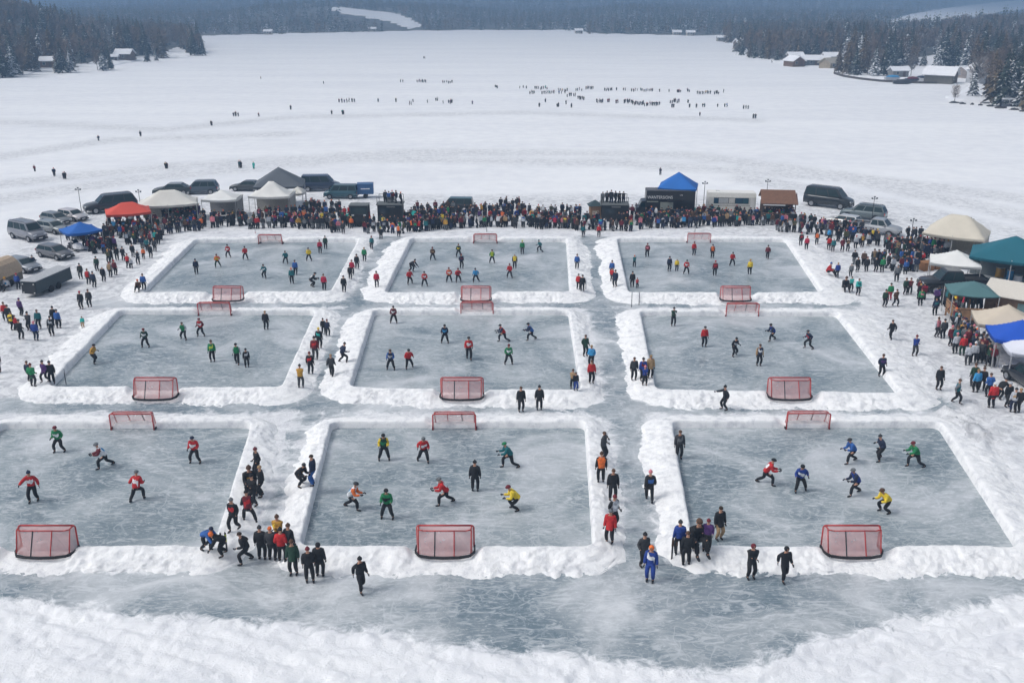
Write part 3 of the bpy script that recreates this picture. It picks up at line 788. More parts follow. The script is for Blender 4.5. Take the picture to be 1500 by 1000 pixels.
_ys = [0, 100, 130, 160, 200, 250, 320, 350, 400, 480, 550, 600, 720, 850, 1000]
_hs = [2.0, 3.8, 4.8, 6.6, 8.6, 11.0, 17.0, 18.8, 22.3, 28.0, 33.0, 36.5, 45.5, 51.0, 58.0]
from mathutils.bvhtree import BVHTree
_bvh = []
for o_ in bpy.data.objects:
    if o_.name.startswith('snow_bank') or o_.name.startswith('snow_covered_lake'):
        me_ = o_.data; vv = [v.co.copy() for v in me_.vertices]
        if o_.name.startswith('snow_covered'): fc = [tuple(p.vertices) for p in me_.polygons if 24 < vv[p.vertices[0]].y < 120 and abs(vv[p.vertices[0]].x) < 66]
        else: fc = [tuple(p.vertices) for p in me_.polygons]
        _bvh.append(BVHTree.FromPolygons(vv, fc))
def foot(x, y):
    """where the photographed foot touches the modelled snow"""
    o = Vector((0, 0, CH)); d = (G(x, y) - o).normalized(); best = G(x, y); bd = (best - o).length + .01
    for b in _bvh:
        h, n, i, dist = b.ray_cast(o, d)
        if h is not None and dist < bd: best, bd = h, dist
    return best - Vector((0, 0, .01))
def world_h(y, mul=1.0):
    px = np.interp(y, _ys, _hs) * mul
    return px / (pxm(y) * (CT - ST * (y - 500) / 1400))

def make_person(x, y, jc, pose='stand', face=0, hat='bblack', tr='black', trim=None, slv=None, mul=1.0, coat=False, skate=False, z=0.0):
    K = KIT[pose]
    t = empty('person', foot(x, y) + Vector((0, 0, z + .0)), R(face))
    s = world_h(y, mul) / 1.80 ; sg = -1 if (int(x * 7 + y * 3) % 2 and pose in ('wide', 'glide', 'walk', 'pockets', 'folded', 'skate', 'stand')) else 1
    t.scale = (s * 1.09 * sg, s * 1.09, s)
    part('body', K['body'], [], t)
    part('coat' if coat else 'jacket', K['coat' if coat else 'jacket'], [cloth(jc), cloth(trim or jc), cloth(slv or jc)], t)
    part('trousers', K['trousers'], [cloth(tr)], t)
    for b in K['skates' if skate else 'boots']: part('skate' if skate else 'boot', b, [cloth('black')], t)
    hk, hc = hat[0], hat[1:]
    part(HATK[hk], K['hat'][hk], [cloth({'red': 'maroon'}.get(hc, hc))], t)
    return t

# ---- the list: x y jacket pose facing hat  [trim=,slv=,tr=,mul=,coat,sk]  grouped by place
PPL = '''
@bottom left rink
88 661 green wide 0 hmaroon trim=white sk
152 685 white skate -65 hgrey trim=sky slv=maroon sk
287 677 red wide 0 hnavy trim=white sk
50 734 red reach 10 bnavy trim=white sk
203 733 red glide 180 hgrey trim=white sk
305 806 blue bend 60 bnavy tr=black mul=.95
@bottom of the lane between left and centre rinks
324 814 black bend -55 oorange mul=.98
344 776 black walk -20 bgrey trim=red
365 764 maroon glide 200 bblack trim=red slv=black
373 740 black folded -30 bblack coat
367 716 black sit 20 bbrown trim=mustard mul=1.3
385 727 black stand -80 rtan
379 699 black pockets -60 bred coat
361 824 black glide -85 rhair
384 820 black stand 180 bcharcoal coat
399 821 charcoal stand 175 rorange coat
410 802 mustard folded -10 bbrown trim=yellow
414 823 red pockets 180 bblack trim=red
425 817 black stand 150 bbrown
431 840 darkgreen stand 0 bbrown coat
454 851 black pockets 15 bred
469 845 black stand 180 oblack coat
529 865 black walk 35 bblack
440 711 black crouch 60 bcharcoal trim=mustard
460 711 navy stand -95 rhair tr=blue
@bottom centre rink
563 673 darkgreen wide 10 hblack trim=green slv=yellow sk
621 676 red glide 10 hgrey trim=white sk
744 684 teal skate -70 hgreen sk
696 720 black stand 178 bblack
518 746 white skate 80 hcharcoal trim=sky slv=orange sk
568 758 green wide 0 hblack trim=black sk
650 739 red skate -80 hgrey trim=white sk
755 746 yellow crouch -80 hred trim=yellow sk mul=1.02
@bottom of the lane between centre and right rinks
883 674 charcoal phone 70 rbrown
880 707 orange stand 180 bbrown slv=black
897 732 black stand 0 rbrown
898 772 lightgrey pockets 40 bred trim=white slv=black
893 794 red stand -20 bgrey coat tr=black
951 734 black walk 180 bpink trim=blue
942 829 charcoal pockets 20 bblack coat
952 850 royal stand -15 oorange trim=white tr=royal mul=1.03
994 812 royal stand 180 bcharcoal
1005 828 black stand 180 rbrown coat
1019 802 black sit 10 rbrown mul=1.5
1035 805 purple pockets -15 bmaroon mul=.92
1052 789 black stand 20 rhair tr=tan coat
1099 846 black folded 5 ored trim=black slv=black tr=black
1147 849 black walk 10 oblack coat
@bottom right rink
994 671 charcoal stand 0 rbrown trim=grey
1124 710 red skate 80 hblack trim=white sk
1171 719 royal glide -10 hblack trim=white sk
1245 678 blue skate -75 hcharcoal sk
1289 674 navy glide -80 bcharcoal sk
1337 683 green skate -75 hmaroon sk
1250 725 royal skate -75 hgrey slv=navy sk
1296 750 yellow crouch -70 hbrown sk mul=1.02
@path between the bottom and middle right rinks
1061 600 black reach -80 bblack
@path between the bottom and middle centre rinks
763 602 black stand 10 rbrown coat
790 601 black stand 180 bblack coat
@middle left rink
138 532 mustard glide 75 hblack sk
214 508 darkgreen wide 5 hmaroon trim=white sk
270 497 green glide 0 rbrown trim=green slv=lightgrey sk
295 492 red wide -5 hred trim=white slv=maroon sk
312 529 green stand 5 bbrown trim=lime sk
348 533 green walk 10 hblack slv=lightgrey sk
362 537 black stand 20 bblack trim=lightgrey mul=.85
390 483 black stand 180 rblond
@near left corner of the middle left rink
43 559 navy stand 160 bbrown mul=.9
49 566 green pockets 180 bmaroon coat tr=charcoal mul=.98
67 559 purple walk -30 bcharcoal coat mul=.95
77 562 black stand 20 bcharcoal
122 480 turquoise stand 10 rbrown tr=tan mul=.62
@middle of the lane between left and centre rinks
480 492 navy pockets 170 bmaroon mul=.85
474 489 black stand 180 bblack mul=.8
468 510 black stand 170 byellow trim=turquoise mul=1.0
462 527 maroon stand 180 bblack trim=red tr=charcoal mul=1.1
455 548 black stand 175 bmaroon trim=red
441 568 mustard folded 180 bcharcoal tr=charcoal
486 551 charcoal walk 178 rtan
503 531 navy glide 120 bblack trim=navy
@middle centre rink
577 473 maroon wide 5 bcharcoal trim=white sk
652 502 navy wide 0 hblack trim=sky sk
573 541 navy wide 0 hbrown trim=lightgrey slv=blue sk
599 539 red glide 15 hblack trim=red sk
687 526 red walk 10 hcharcoal trim=white slv=red sk mul=1.1
736 500 red skate -70 hcharcoal trim=white slv=navy sk
777 498 blue skate -80 hblack slv=navy sk
745 533 green wide 10 bmaroon trim=white sk
@middle of the lane between centre and right rinks
857 521 darkgreen pockets 20 rbrown coat
866 537 sky pockets -20 rblond
866 561 red stand 10 bbrown trim=red
839 569 tan folded -10 bbrown mul=.85
843 571 black stand 20 bbrown tr=royal mul=.75
928 556 charcoal stand 5 rbrown
941 557 royal stand 10 bcharcoal trim=maroon
944 564 royal folded 0 bpink mul=.85
952 553 tan stand 5 rblond coat
@middle right rink
986 477 darkgreen folded 0 bcharcoal trim=white sk
1031 507 red stand 5 hcharcoal trim=red sk
1075 521 black glide 20 bblack trim=lightgrey sk
1111 535 navy stand 5 rbrown trim=white slv=tan sk
1130 499 royal skate -70 hblack slv=navy sk
1184 510 navy glide -70 hcharcoal trim=red sk
1290 551 navy pockets 0 bbrown trim=purple
@path right of the middle right rink
1305 497 black walk 190 rbrown
1339 521 royal folded 0 bmaroon trim=royal tr=charcoal
1374 570 black stand 0 rbrown coat
1400 590 teal walk 70 bbrown trim=sky slv=grey
@crowd by the white tent at the right edge
1425 566 darkgreen stand 170 bbrown tr=charcoal
1429 575 sky stand 185 rblond
1437 572 black pockets 150 bbrown
1447 581 blue pockets 180 rbrown
1452 598 red stand 180 bwhite coat mul=1.05
1465 583 black bend 120 bcharcoal
1474 595 black stand 10 blightgrey tr=charcoal
1483 604 lightgrey stand 160 bcharcoal trim=tan tr=navy mul=.98
1490 605 black stand 180 rblond coat
1330 571 black stand 180 bblack mul=.01
@path in front of the wooden deck
1371 493 pink stand 20 bbrown slv=lightgrey tr=charcoal
1381 496 charcoal stand 180 bblack
1391 506 maroon stand 10 bpink coat
1399 507 teal stand 0 bbrown
1399 518 lightgrey stand 180 bpink trim=lightgrey
1409 521 red stand 175 bpink tr=darkgreen
1417 535 lightgrey pockets 170 bpink tr=charcoal
1425 532 lightgrey stand 160 bwhite
1431 524 grey folded 10 blightgrey
1369 462 navy stand 170 bblack trim=teal
1348 448 green stand 180 bred trim=pink
1345 431 maroon stand 30 bbrown coat mul=.9
@path right of the top right rink
1332 431 maroon folded -20 bbrown trim=brown
1325 431 darkgreen stand 10 bbrown
1295 449 darkgreen stand 10 bblack
1303 440 green stand 180 bblack tr=crimson mul=1.02
1311 448 brown walk 20 rhair coat
1256 432 turquoise stand 5 rbrown trim=teal
1246 426 turquoise folded 0 rbrown mul=.9
1237 425 black sit 0 bbrown mul=1.4
1226 407 royal stand 185 rblond
1213 402 red sit 60 bblue mul=1.3
1246 405 grey stand 180 bgrey mul=.85
1255 398 black stand 10 bblack
1269 398 black stand 180 bmaroon
1282 398 black stand 5 bblack
1292 399 green stand 180 bgreen mul=1.05
1313 413 grey stand 170 bgrey coat mul=1.1
1326 402 blue stand 180 bmaroon coat
1181 366 crimson stand 175 bmaroon
1196 358 orange walk -20 bbrown slv=black
1214 366 red stand 180 bcharcoal
1220 369 teal stand 180 blightgrey
1173 360 black stand 180 bcrimson trim=red
1233 368 maroon pockets 0 bblack coat
1241 368 black folded 0 bbrown slv=tan
1253 364 lightgrey stand 180 bcrimson
1262 362 mustard stand 10 bcrimson slv=black
1271 360 lightgrey stand 5 bbrown
1277 353 yellow stand 180 bblack slv=black
1284 354 black stand 180 byellow
1300 368 black stand 0 bmustard slv=black
@top left rink
288 401 navy stand 20 bnavy sk
319 391 orange glide 10 bmaroon trim=lime tr=darkgreen sk
335 377 red wide 0 bblack trim=white sk
360 380 red wide 10 bblack sk
388 407 teal glide -10 bbrown trim=white sk
419 386 teal glide 10 bbrown sk
453 382 yellow wide 0 bnavy sk
469 371 crimson stand 20 bbrown
477 365 darkgreen stand 180 bcharcoal
433 403 blue stand 180 hbrown sk
428 415 teal stand 5 borange sk
457 420 black crouch 100 hblack trim=white slv=black sk mul=1.15
475 425 crimson stand 180 bbrown
204 425 brown sit 0 borange mul=1.1
211 425 blue stand 185 bbrown tr=black
@top of the lane between left and centre rinks
504 428 black stand 180 bblack coat
513 409 black stand 170 bblack mul=.9
516 403 crimson stand 180 bmaroon
523 394 black stand 175 bblack
534 383 green stand 180 rtan slv=green
545 365 teal stand -20 bmaroon
552 421 crimson stand 180 bblack tr=charcoal
@top centre rink
600 416 red glide 20 bmaroon trim=red sk mul=1.05
622 419 red wide 5 bcharcoal trim=white sk
604 398 black bend 60 bblack trim=charcoal mul=1.1
634 381 brown wide 0 bmaroon trim=tan sk
672 376 darkgreen wide 0 bbrown trim=yellow sk
676 393 navy pockets 20 bred trim=maroon sk
658 413 orange wide 0 bmaroon trim=white slv=red sk
671 413 red glide 10 bred trim=maroon sk
697 413 sky glide -10 bnavy sk
721 385 lime wide 0 bbrown trim=lime slv=green sk
747 407 red wide -15 bmaroon tr=charcoal sk
754 393 yellow stand 0 blightgrey trim=yellow slv=black sk
765 372 green stand 0 blime tr=charcoal
791 369 teal glide -60 bteal sk
@top of the lane between centre and right rinks
845 394 blue stand 170 bbrown
847 424 red stand 160 bcharcoal mul=.95
853 427 black stand 180 bcharcoal
896 404 blue stand 180 bbrown tr=brown
896 412 red pockets 150 bbrown mul=.85
901 420 navy stand -30 bblack coat mul=1.05
@top right rink
948 376 maroon walk -20 bmaroon trim=pink sk
929 391 teal folded 0 borange mul=.82
980 397 navy stand 10 bnavy
991 397 yellow stand 0 blightgrey mul=.85
1005 401 red wide 0 bdarkgreen trim=white sk
1016 374 red stand 10 bmaroon tr=charcoal sk
1043 378 orange stand 5 bnavy slv=navy sk
1047 404 maroon stand 180 bcrimson trim=red sk
1072 389 red wide 0 bcharcoal trim=red sk
1098 402 yellow stand 180 bmustard
1124 379 maroon walk -20 bblack sk
926 421 black stand 180 bblack
933 422 red folded 20 bmaroon mul=.65
@snow behind the top rinks
854 347 teal stand 10 bmaroon trim=teal
877 347 red stand 0 bcrimson
558 351 black stand 175 blime coat
584 347 orange stand 180 blightgrey slv=lightgrey
503 342 charcoal stand 10 borange
515 335 orange stand 180 byellow
@parked cars on the left
119 408 charcoal stand 10 bblack trim=olive
130 417 red stand 180 bbrown slv=grey tr=charcoal
138 421 navy stand 170 bnavy coat
143 397 darkgreen stand 0 bdarkgreen
152 413 black stand 175 bwhite coat
162 406 tan stand 175 bmaroon slv=grey
169 403 maroon stand 170 bcrimson
160 386 olive folded 10 bmustard
163 384 black stand 160 bblack
172 381 black stand 20 bcharcoal coat
181 382 black pockets 180 bblack
188 393 red folded 180 bred trim=red slv=lightgrey
193 393 lightgrey stand 10 bwhite mul=.7
195 377 black stand 180 bblack coat
203 387 charcoal pockets 10 blightgrey slv=white
211 379 orange stand 0 btan mul=.8
216 368 teal pockets 180 bbrown
221 378 black stand 180 bblack coat
227 369 charcoal stand 180 bmustard
232 358 black stand 175 bcharcoal coat
236 352 black stand 180 bbrown
120 452 black stand 0 bcrimson coat
132 449 charcoal stand 5 bbrown coat
@snow mound at the left edge
9 469 red stand 20 bbrown tr=charcoal
14 474 black stand 180 bblack coat
19 484 yellow stand 170 bdarkgreen trim=black slv=charcoal
24 484 red stand 160 bbrown mul=.8
31 497 black pockets 175 bcharcoal coat
44 484 charcoal folded -10 bblack
53 499 royal stand 180 opink tr=navy
58 481 teal stand 5 bbrown
31 463 purple stand 160 bpurple
77 491 black stand 10 bcharcoal trim=lightgrey
80 476 black stand 180 bblack coat
86 481 blue stand 175 bcharcoal
27 424 royal stand 180 bcrimson trim=blue
12 424 lightgrey sit -20 bmustard trim=sky mul=1.3
50 395 navy stand 20 bgrey tr=grey
-2 545 black stand 20 bblack
'''
PEOPLE = []   # dicts
place = ''
for ln in PPL.strip().splitlines():
    ln = ln.strip()
    if ln.startswith('@'): place = ln[1:]; continue
    a = ln.split(); d = dict(x=float(a[0]), y=float(a[1]), jc=a[2], pose=a[3], face=float(a[4]), hat=a[5], place=place)
    for e in a[6:]:
        if e == 'coat': d['coat'] = True
        elif e == 'sk': d['skate'] = True
        else:
            k, v = e.split('='); d[k] = float(v) if k == 'mul' else v
    if d.get('mul', 1) < .1: continue
    PEOPLE.append(d)

# ---- the packed crowd, laid out in rows behind the top rinks
rnd = random.Random(41)
DARK = ['black'] * 9 + ['charcoal'] * 4 + ['navy'] * 4 + ['maroon'] * 2 + ['brown', 'darkgreen', 'olive', 'grey', 'purple']
BRIGHT = ['red', 'crimson', 'orange', 'blue', 'sky', 'royal', 'teal', 'pink', 'yellow', 'lightgrey', 'white', 'green', 'mustard', 'turquoise', 'tan', 'red', 'blue', 'lightgrey']
HATC = ['bblack'] * 9 + ['bcharcoal'] * 3 + ['bbrown'] * 3 + ['rhair'] * 3 + ['bmaroon', 'bred', 'bcrimson', 'bgrey', 'bnavy', 'borange', 'bpink', 'blightgrey', 'bmustard', 'oblack', 'rblond']
def rperson(x, y, place, br=.30, mul=None, z=0.0):
    j = rnd.choice(BRIGHT) if rnd.random() < br * .72 else rnd.choice(DARK)
    d = dict(x=x, y=y, jc=j, pose=rnd.choice(['stand', 'stand', 'pockets', 'folded', 'stand', 'walk', 'phone', 'pockets']), face=rnd.choice([180, 180, 175, 170, 190, 150, 10, -10, 30, 90, -90]),
             hat=rnd.choice(HATC), place=place, tr=rnd.choice(['black', 'black', 'charcoal', 'navy', 'black', 'grey']), mul=mul or rnd.uniform(.90, 1.10), z=z, auto=True)
    if rnd.random() < .35: d['coat'] = True
    if rnd.random() < .25: d['slv'] = rnd.choice(['black', 'charcoal', 'lightgrey', 'maroon'])
    if rnd.random() < .12: d['trim'] = rnd.choice(BRIGHT)
    PEOPLE.append(d)
def row(x0, y0, x1, y1, n, place, br=.3, jy=1.6, jx=3.0, **k):
    for i in range(n):
        t = (i + .5) / n
        rperson(x0 + (x1 - x0) * t + rnd.uniform(-jx, jx), y0 + (y1 - y0) * t + rnd.uniform(-jy, jy), place, br, **k)
P1 = 'crowd under the small blue tent'; P2 = 'crowd by the red tent'; P3 = 'crowd by the long white tent'; P4 = 'crowd by the tall white tent'
P5 = 'crowd by the teal van'; P6 = 'crowd behind the top centre rink'; P7 = 'crowd by the dark kiosk'; P8 = 'crowd by the black food truck'
P9 = 'crowd by the white camper'; P10 = 'crowd by the brown roofed stall'; P11 = 'crowd by the silver pickup'; P12 = 'crowd by the big cream tent'; P13 = 'crowd by the wooden deck'
row(98, 352, 165, 356, 12, P1, .25); row(120, 361, 172, 366, 11, P1, .2); row(128, 369, 160, 371, 5, P1, .3); row(150, 346, 172, 344, 5, P1)
row(158, 340, 238, 336, 14, P2, .35); row(172, 349, 240, 343, 13, P2, .4); row(182, 358, 236, 350, 10, P2, .35); row(160, 330, 230, 326, 10, P2, .2)
row(205, 365, 232, 356, 4, P2, .3)
row(236, 336, 304, 328, 14, P3, .35); row(244, 343, 300, 335, 9, P3, .3); row(240, 328, 300, 320, 12, P3, .25); row(240, 320, 296, 314, 9, P3, .15)
row(300, 333, 366, 329, 11, P4, .3); row(306, 326, 360, 322, 8, P4, .2); row(362, 334, 444, 333, 12, P4, .4); row(372, 327, 452, 325, 14, P4, .3); row(380, 319, 450, 316, 10, P4, .2); row(446, 310, 468, 306, 7, P4, .15)
row(436, 334, 500, 336, 14, P5, .3); row(440, 327, 520, 328, 16, P5, .3); row(446, 319, 520, 318, 14, P5, .25); row(480, 339, 500, 340, 3, P5, .4); row(505, 331, 545, 334, 6, P5, .4)
row(530, 340, 600, 341, 10, P5, .4); row(540, 332, 604, 333, 9, P5, .3); row(585, 324, 640, 322, 12, P5, .15)
row(455, 312, 500, 309, 7, P5, .12)
row(598, 339, 680, 333, 18, P6, .42); row(600, 331, 690, 327, 18, P6, .3); row(604, 322, 700, 318, 17, P6, .15); row(604, 312, 690, 309, 9, P6, .1)
row(684, 332, 760, 333, 11, P6, .42); row(700, 324, 800, 322, 15, P6, .3); row(706, 314, 770, 312, 12, P6, .1); row(730, 306, 764, 304, 6, P6, .06)
row(766, 333, 850, 336, 16, P6, .42); row(776, 325, 850, 326, 12, P6, .35); row(784, 315, 846, 315, 7, P6, .1)
row(840, 337, 925, 337, 18, P7, .42); row(836, 328, 880, 329, 9, P7, .3); row(905, 330, 944, 328, 9, P7, .25); row(830, 318, 850, 316, 4, P7, .1); row(915, 318, 940, 312, 6, P7, .05)
row(936, 334, 1000, 332, 15, P8, .38); row(938, 326, 1010, 326, 17, P8, .3); row(950, 319, 1016, 318, 14, P8, .25)
row(1000, 332, 1085, 330, 18, P9, .45); row(1004, 325, 1092, 323, 20, P9, .35); row(1020, 317, 1096, 315, 14, P9, .25)
row(1082, 329, 1160, 329, 16, P10, .32); row(1096, 321, 1160, 321, 13, P10, .2); row(1138, 338, 1162, 340, 7, P10, .1); row(1158, 325, 1192, 332, 7, P10, .15)
row(1166, 340, 1220, 345, 8, P11, .25); row(1196, 334, 1262, 342, 12, P11, .2); row(1205, 344, 1286, 352, 11, P11, .25); row(1208, 352, 1300, 362, 8, P11, .3)
row(1246, 386, 1330, 392, 6, P11, .15, jy=3)
row(1294, 364, 1352, 366, 11, P12, .25); row(1300, 372, 1358, 376, 13, P12, .35); row(1306, 382, 1352, 388, 11, P12, .3); row(1316, 394, 1346, 398, 6, P12, .25); row(1340, 364, 1390, 372, 12, P12, .2); row(1350, 376, 1380, 382, 6, P12, .15); row(1324, 350, 1350, 352, 4, P12, 0)
row(1282, 388, 1312, 398, 4, P12, .15, jy=3)
row(1346, 440, 1358, 438, 2, P13, .3); row(1368, 442, 1400, 452, 8, P13, .15); row(1392, 462, 1404, 488, 6, P13, .15); row(1402, 486, 1416, 515, 8, P13, .25); row(1412, 494, 1438, 532, 12, P13, .3); row(1424, 506, 1452, 540, 9, P13, .15); row(1402, 452, 1440, 456, 7, P13, .4)
row(606, 336, 760, 330, 22, P6, .3); row(770, 330, 850, 332, 12, P6, .3); row(606, 317, 780, 314, 20, P6, .1); row(940, 322, 1160, 320, 24, P9, .2)
# up on the two stands
for x, yb in ((566, 312), (571, 313), (576, 312), (582, 313), (588, 314)): rperson(x, yb + 9, P5, .35, z=2.1)
for x in (882, 888, 894, 900, 906, 912): rperson(x, 321 + rnd.uniform(-1, 1), P7, .25, z=2.1)
# skiers and walkers far out on the lake
P20 = 'open snow on the lake'
FAR = [(782, 803, 131, 8), (793, 812, 138, 8), (817, 832, 134, 6), (842, 853, 133, 4), (858, 870, 131, 6), (885, 897, 133, 6), (903, 903, 133, 1), (912, 917, 133, 2), (924, 934, 134, 4), (937, 957, 134, 8), (966, 966, 135, 1), (980, 980, 135, 1),
       (991, 997, 136, 4), (1005, 1010, 135, 3), (1020, 1042, 138, 9), (1046, 1053, 138, 4), (1060, 1060, 136, 1), (817, 830, 138, 3), (829, 845, 142, 5), (846, 856, 146, 5), (873, 883, 151, 5), (889, 893, 150, 2), (901, 905, 151, 3), (913, 928, 151, 7), (926, 943, 154, 8),
       (943, 967, 155, 10), (981, 995, 151, 6), (983, 988, 158, 2), (1007, 1009, 151, 2), (1010, 1010, 158, 1), (1020, 1020, 158, 1), (1028, 1033, 157, 2), (1051, 1051, 157, 1), (1060, 1066, 157, 2), (1088, 1098, 160, 3), (760, 773, 130, 3), (775, 784, 138, 4),
       (585, 592, 121, 2), (610, 625, 121, 8), (648, 663, 122, 6), (724, 730, 129, 3), (495, 521, 150, 7), (554, 554, 150, 1), (580, 580, 150, 1), (599, 604, 154, 2), (605, 605, 150, 1), (626, 626, 151, 1), (637, 642, 148, 2), (649, 649, 152, 1), (657, 662, 152, 4),
       (692, 692, 153, 1), (486, 486, 168, 1), (501, 504, 168, 2), (426, 426, 161, 1), (340, 351, 170, 3), (379, 379, 171, 1), (382, 382, 116, 1), (474, 474, 123, 1), (143, 146, 206, 2), (206, 206, 200, 1), (51, 51, 251, 1), (80, 80, 258, 1), (93, 97, 262, 2),
       (242, 246, 247, 2), (350, 354, 246, 2), (790, 790, 157, 1), (799, 799, 150, 1), (815, 819, 157, 2), (829, 829, 153, 1), (837, 837, 158, 1), (1025, 1025, 170, 1), (1102, 1108, 174, 2), (620, 623, 86, 2), (309, 311, 184, 2), (967, 967, 256, 1), (1130, 1131, 92, 2)]
for a, b, y, n in FAR:
    for i in range(n):
        x = a + (b - a) * (i + .5) / n if n > 1 else a
        rperson(x + rnd.uniform(-.6, .6) * (n > 2), y + rnd.uniform(-1, 1) * (n > 2), P20, .06, mul=rnd.uniform(.85, 1.12))
rperson(372, 247, P20, 0); PEOPLE[-1]['jc'] = 'turquoise'; PEOPLE[-1]['tr'] = 'turquoise'

PEOPLE.sort(key=lambda d: -(d['y'] + (1000 if not d.get('auto') else 0)))
# the largest 300 in view are things of their own
vis = [d for d in PEOPLE if not d.get('z') and -8 < d['x'] < 1508]
near = vis[:300]
man = sum(1 for d in near if not d.get('auto'))
CNAME = dict(lightgrey='light grey', darkgreen='dark green', sky='sky blue', lime='lime green', charcoal='charcoal', royal='royal blue')
cn = lambda c: CNAME.get(c, c)
NUM = ['', 'first', 'second', 'third', 'fourth', 'fifth', 'sixth', 'seventh', 'eighth', 'ninth', 'tenth', 'eleventh', 'twelfth', 'thirteenth', 'fourteenth', 'fifteenth', 'sixteenth']
PW = dict(skate='skating', glide='gliding', crouch='crouching', bend='leaning', sit='sitting', walk='walking', phone='with raised hand', reach='reaching', folded='with folded arms', wide='with legs apart', stand='standing', pockets='standing')
CATW = {'h': 'helmet', 'b': 'hat', 'r': 'hair', 'o': 'hood'}
def lab(d, lvl):
    j = cn(d['jc']); t = d.get('trim'); cw = 'coat' if d.get('coat') else 'jacket'
    h = cn({'red': 'maroon'}.get(d['hat'][1:], d['hat'][1:])) + ' ' + CATW[d['hat'][0]]
    h = h.replace('hair hair', 'dark hair')
    pl = d['place']
    prep = ' on ' if 'rink' in pl and not pl.startswith(('near', 'snow', 'path', 'middle of', 'top of', 'bottom of')) else ' at ' 
    if pl.startswith(('crowd',)): prep = ' in '
    elif pl.startswith('parked'): prep = ' near '
    elif pl.startswith('path'): prep = ' on '
    elif pl.startswith('snow'): prep = ' on '
    pl = pl.replace('bottom of the lane between left and centre rinks', 'lane between bottom left and centre rinks').replace('middle of the lane between left and centre rinks', 'lane between middle left and centre rinks')
    pl = pl.replace('bottom of the lane between centre and right rinks', 'lane between bottom centre and right rinks').replace('middle of the lane between centre and right rinks', 'lane between middle centre and right rinks')
    pl = pl.replace('top of the lane between left and centre rinks', 'lane between top left and centre rinks').replace('top of the lane between centre and right rinks', 'lane between top centre and right rinks')
    pl = pl.replace('crowd under', 'crowd under')
    if lvl == 0: return 'person in %s %s%s%s' % (j, cw, prep, pl)
    if lvl == 1: return 'person in %s %s and %s%s%s' % (j, cw, h, prep, pl)
    return 'person in %s %s, %s%s%s' % (j, cw, h, prep, pl)
def uniq(ds):
    for lvl in (1,):
        g = {}
        for d in ds: g.setdefault(lab(d, lvl), []).append(d)
        for l, m in g.items():
            if len(m) == 1: m[0]['label'] = l; continue
            m.sort(key=lambda d: d['x'])
            for i, d in enumerate(m):
                o = 'leftmost' if i == 0 else ('rightmost' if i == len(m) - 1 else NUM[i + 1] + ' from left')
                d['label'] = l.replace('person in', o + ' person in', 1) if 'from' not in o else l + ', ' + o
uniq(near)
for d in near:
    while len(d['label'].split()) > 16:
        nl = d['label'].replace(' and ', ' ', 1) if ' and ' in d['label'] else d['label'].replace(' the ', ' ', 1)
        if nl == d['label']: break
        d['label'] = nl
# final safety: labels still equal get their shared group only
for d in near:
    t = make_person(d['x'], d['y'], d['jc'], d['pose'], d['face'], d['hat'], d.get('tr', 'black'), d.get('trim'), d.get('slv'), d.get('mul', 1.0), d.get('coat', False), d.get('skate', False))
    gp = 'hockey players on the rinks' if d.get('skate') else ('spectators in the packed crowd' if d.get('auto') else 'bystanders around the rinks')
    tag(t, d['label'], 'person', gp)
    d['obj'] = t
# everyone else is one mass
ns = set(id(d) for d in near)
rest = [d for d in PEOPLE if id(d) not in ns]
def crowd_obj(rest):
    cols = sorted(CL); ci = {c: i for i, c in enumerate(cols)}
    Vs = []; Ts = []; Qs = []; o = 0; mT = []; mQ = []
    cache = {}
    def pk(me): 
        if me.name not in cache:
            v = np.array([x.co[:] for x in me.vertices]); q = [tuple(p.vertices) for p in me.polygons]; m = [p.material_index for p in me.polygons]; cache[me.name] = (v, q, m)
        return cache[me.name]
    head = {}
    verts = []; faces = []; mi = []; off = 0
    for d in rest:
        K = KIT[d['pose']]; J = K['J']; s = world_h(d['y'], d.get('mul', 1.0)) / 1.8
        a = R(d['face']); Rm = np.array([[math.cos(a), -math.sin(a), 0], [math.sin(a), math.cos(a), 0], [0, 0, 1]]) * s
        Rm[:2] *= 1.12
        p = G(d['x'], d['y']); T = np.array([p.x, p.y, d.get('z', 0)])
        for key, cs in (('lo_j', (d['jc'], d.get('trim') or d['jc'], d.get('slv') or d['jc'])), ('lo_t', (d.get('tr', 'black'),))):
            v, q, m = pk(K[key]); verts.append(v @ Rm.T + T)
            faces += [tuple(i + off for i in f) for f in q]; mi += [ci[cs[k]] for k in m]; off += len(v)
        hk = d['pose']
        if hk not in head:
            hb = MB(); hb.ball(J['hc'] - J['hu'] * .02, (.09, .10, .12), 0, 6, 4); hb.ball(J['hc'] + J['hu'] * .03, (.108, .12, .13), 1, 6, 3, 0)
            for i in (0, 1): hb.box(J['a%d' % i] + Vector((0, -.06, -.03)), (.1, .26, .12), 2); hb.ball(J['w%d' % i], .045, 0, 5, 3)
            head[hk] = (np.array([tuple(x) for x in hb.v]), hb.f, hb.m)
        v, q, m = head[hk]; verts.append(v @ Rm.T + T)
        cs = ('skin', d['hat'][1:], 'black'); faces += [tuple(i + off for i in f) for f in q]; mi += [ci[cs[k]] for k in m]; off += len(v)
    me = bpy.data.meshes.new('crowd'); me.from_pydata(np.concatenate(verts).tolist(), [], faces)
    for c in cols: me.materials.append(cloth(c))
    me.polygons.foreach_set('material_index', mi); me.update()
    ob = bpy.data.objects.new('crowd', me); COL.objects.link(ob)
    tag(ob, 'packed crowd of spectators behind the top rinks and tiny skiers out on the lake', 'crowd', kind='stuff')
crowd_obj(rest)
print('people', len(PEOPLE), 'things', len(near), 'manual', man, 'rest', len(rest))
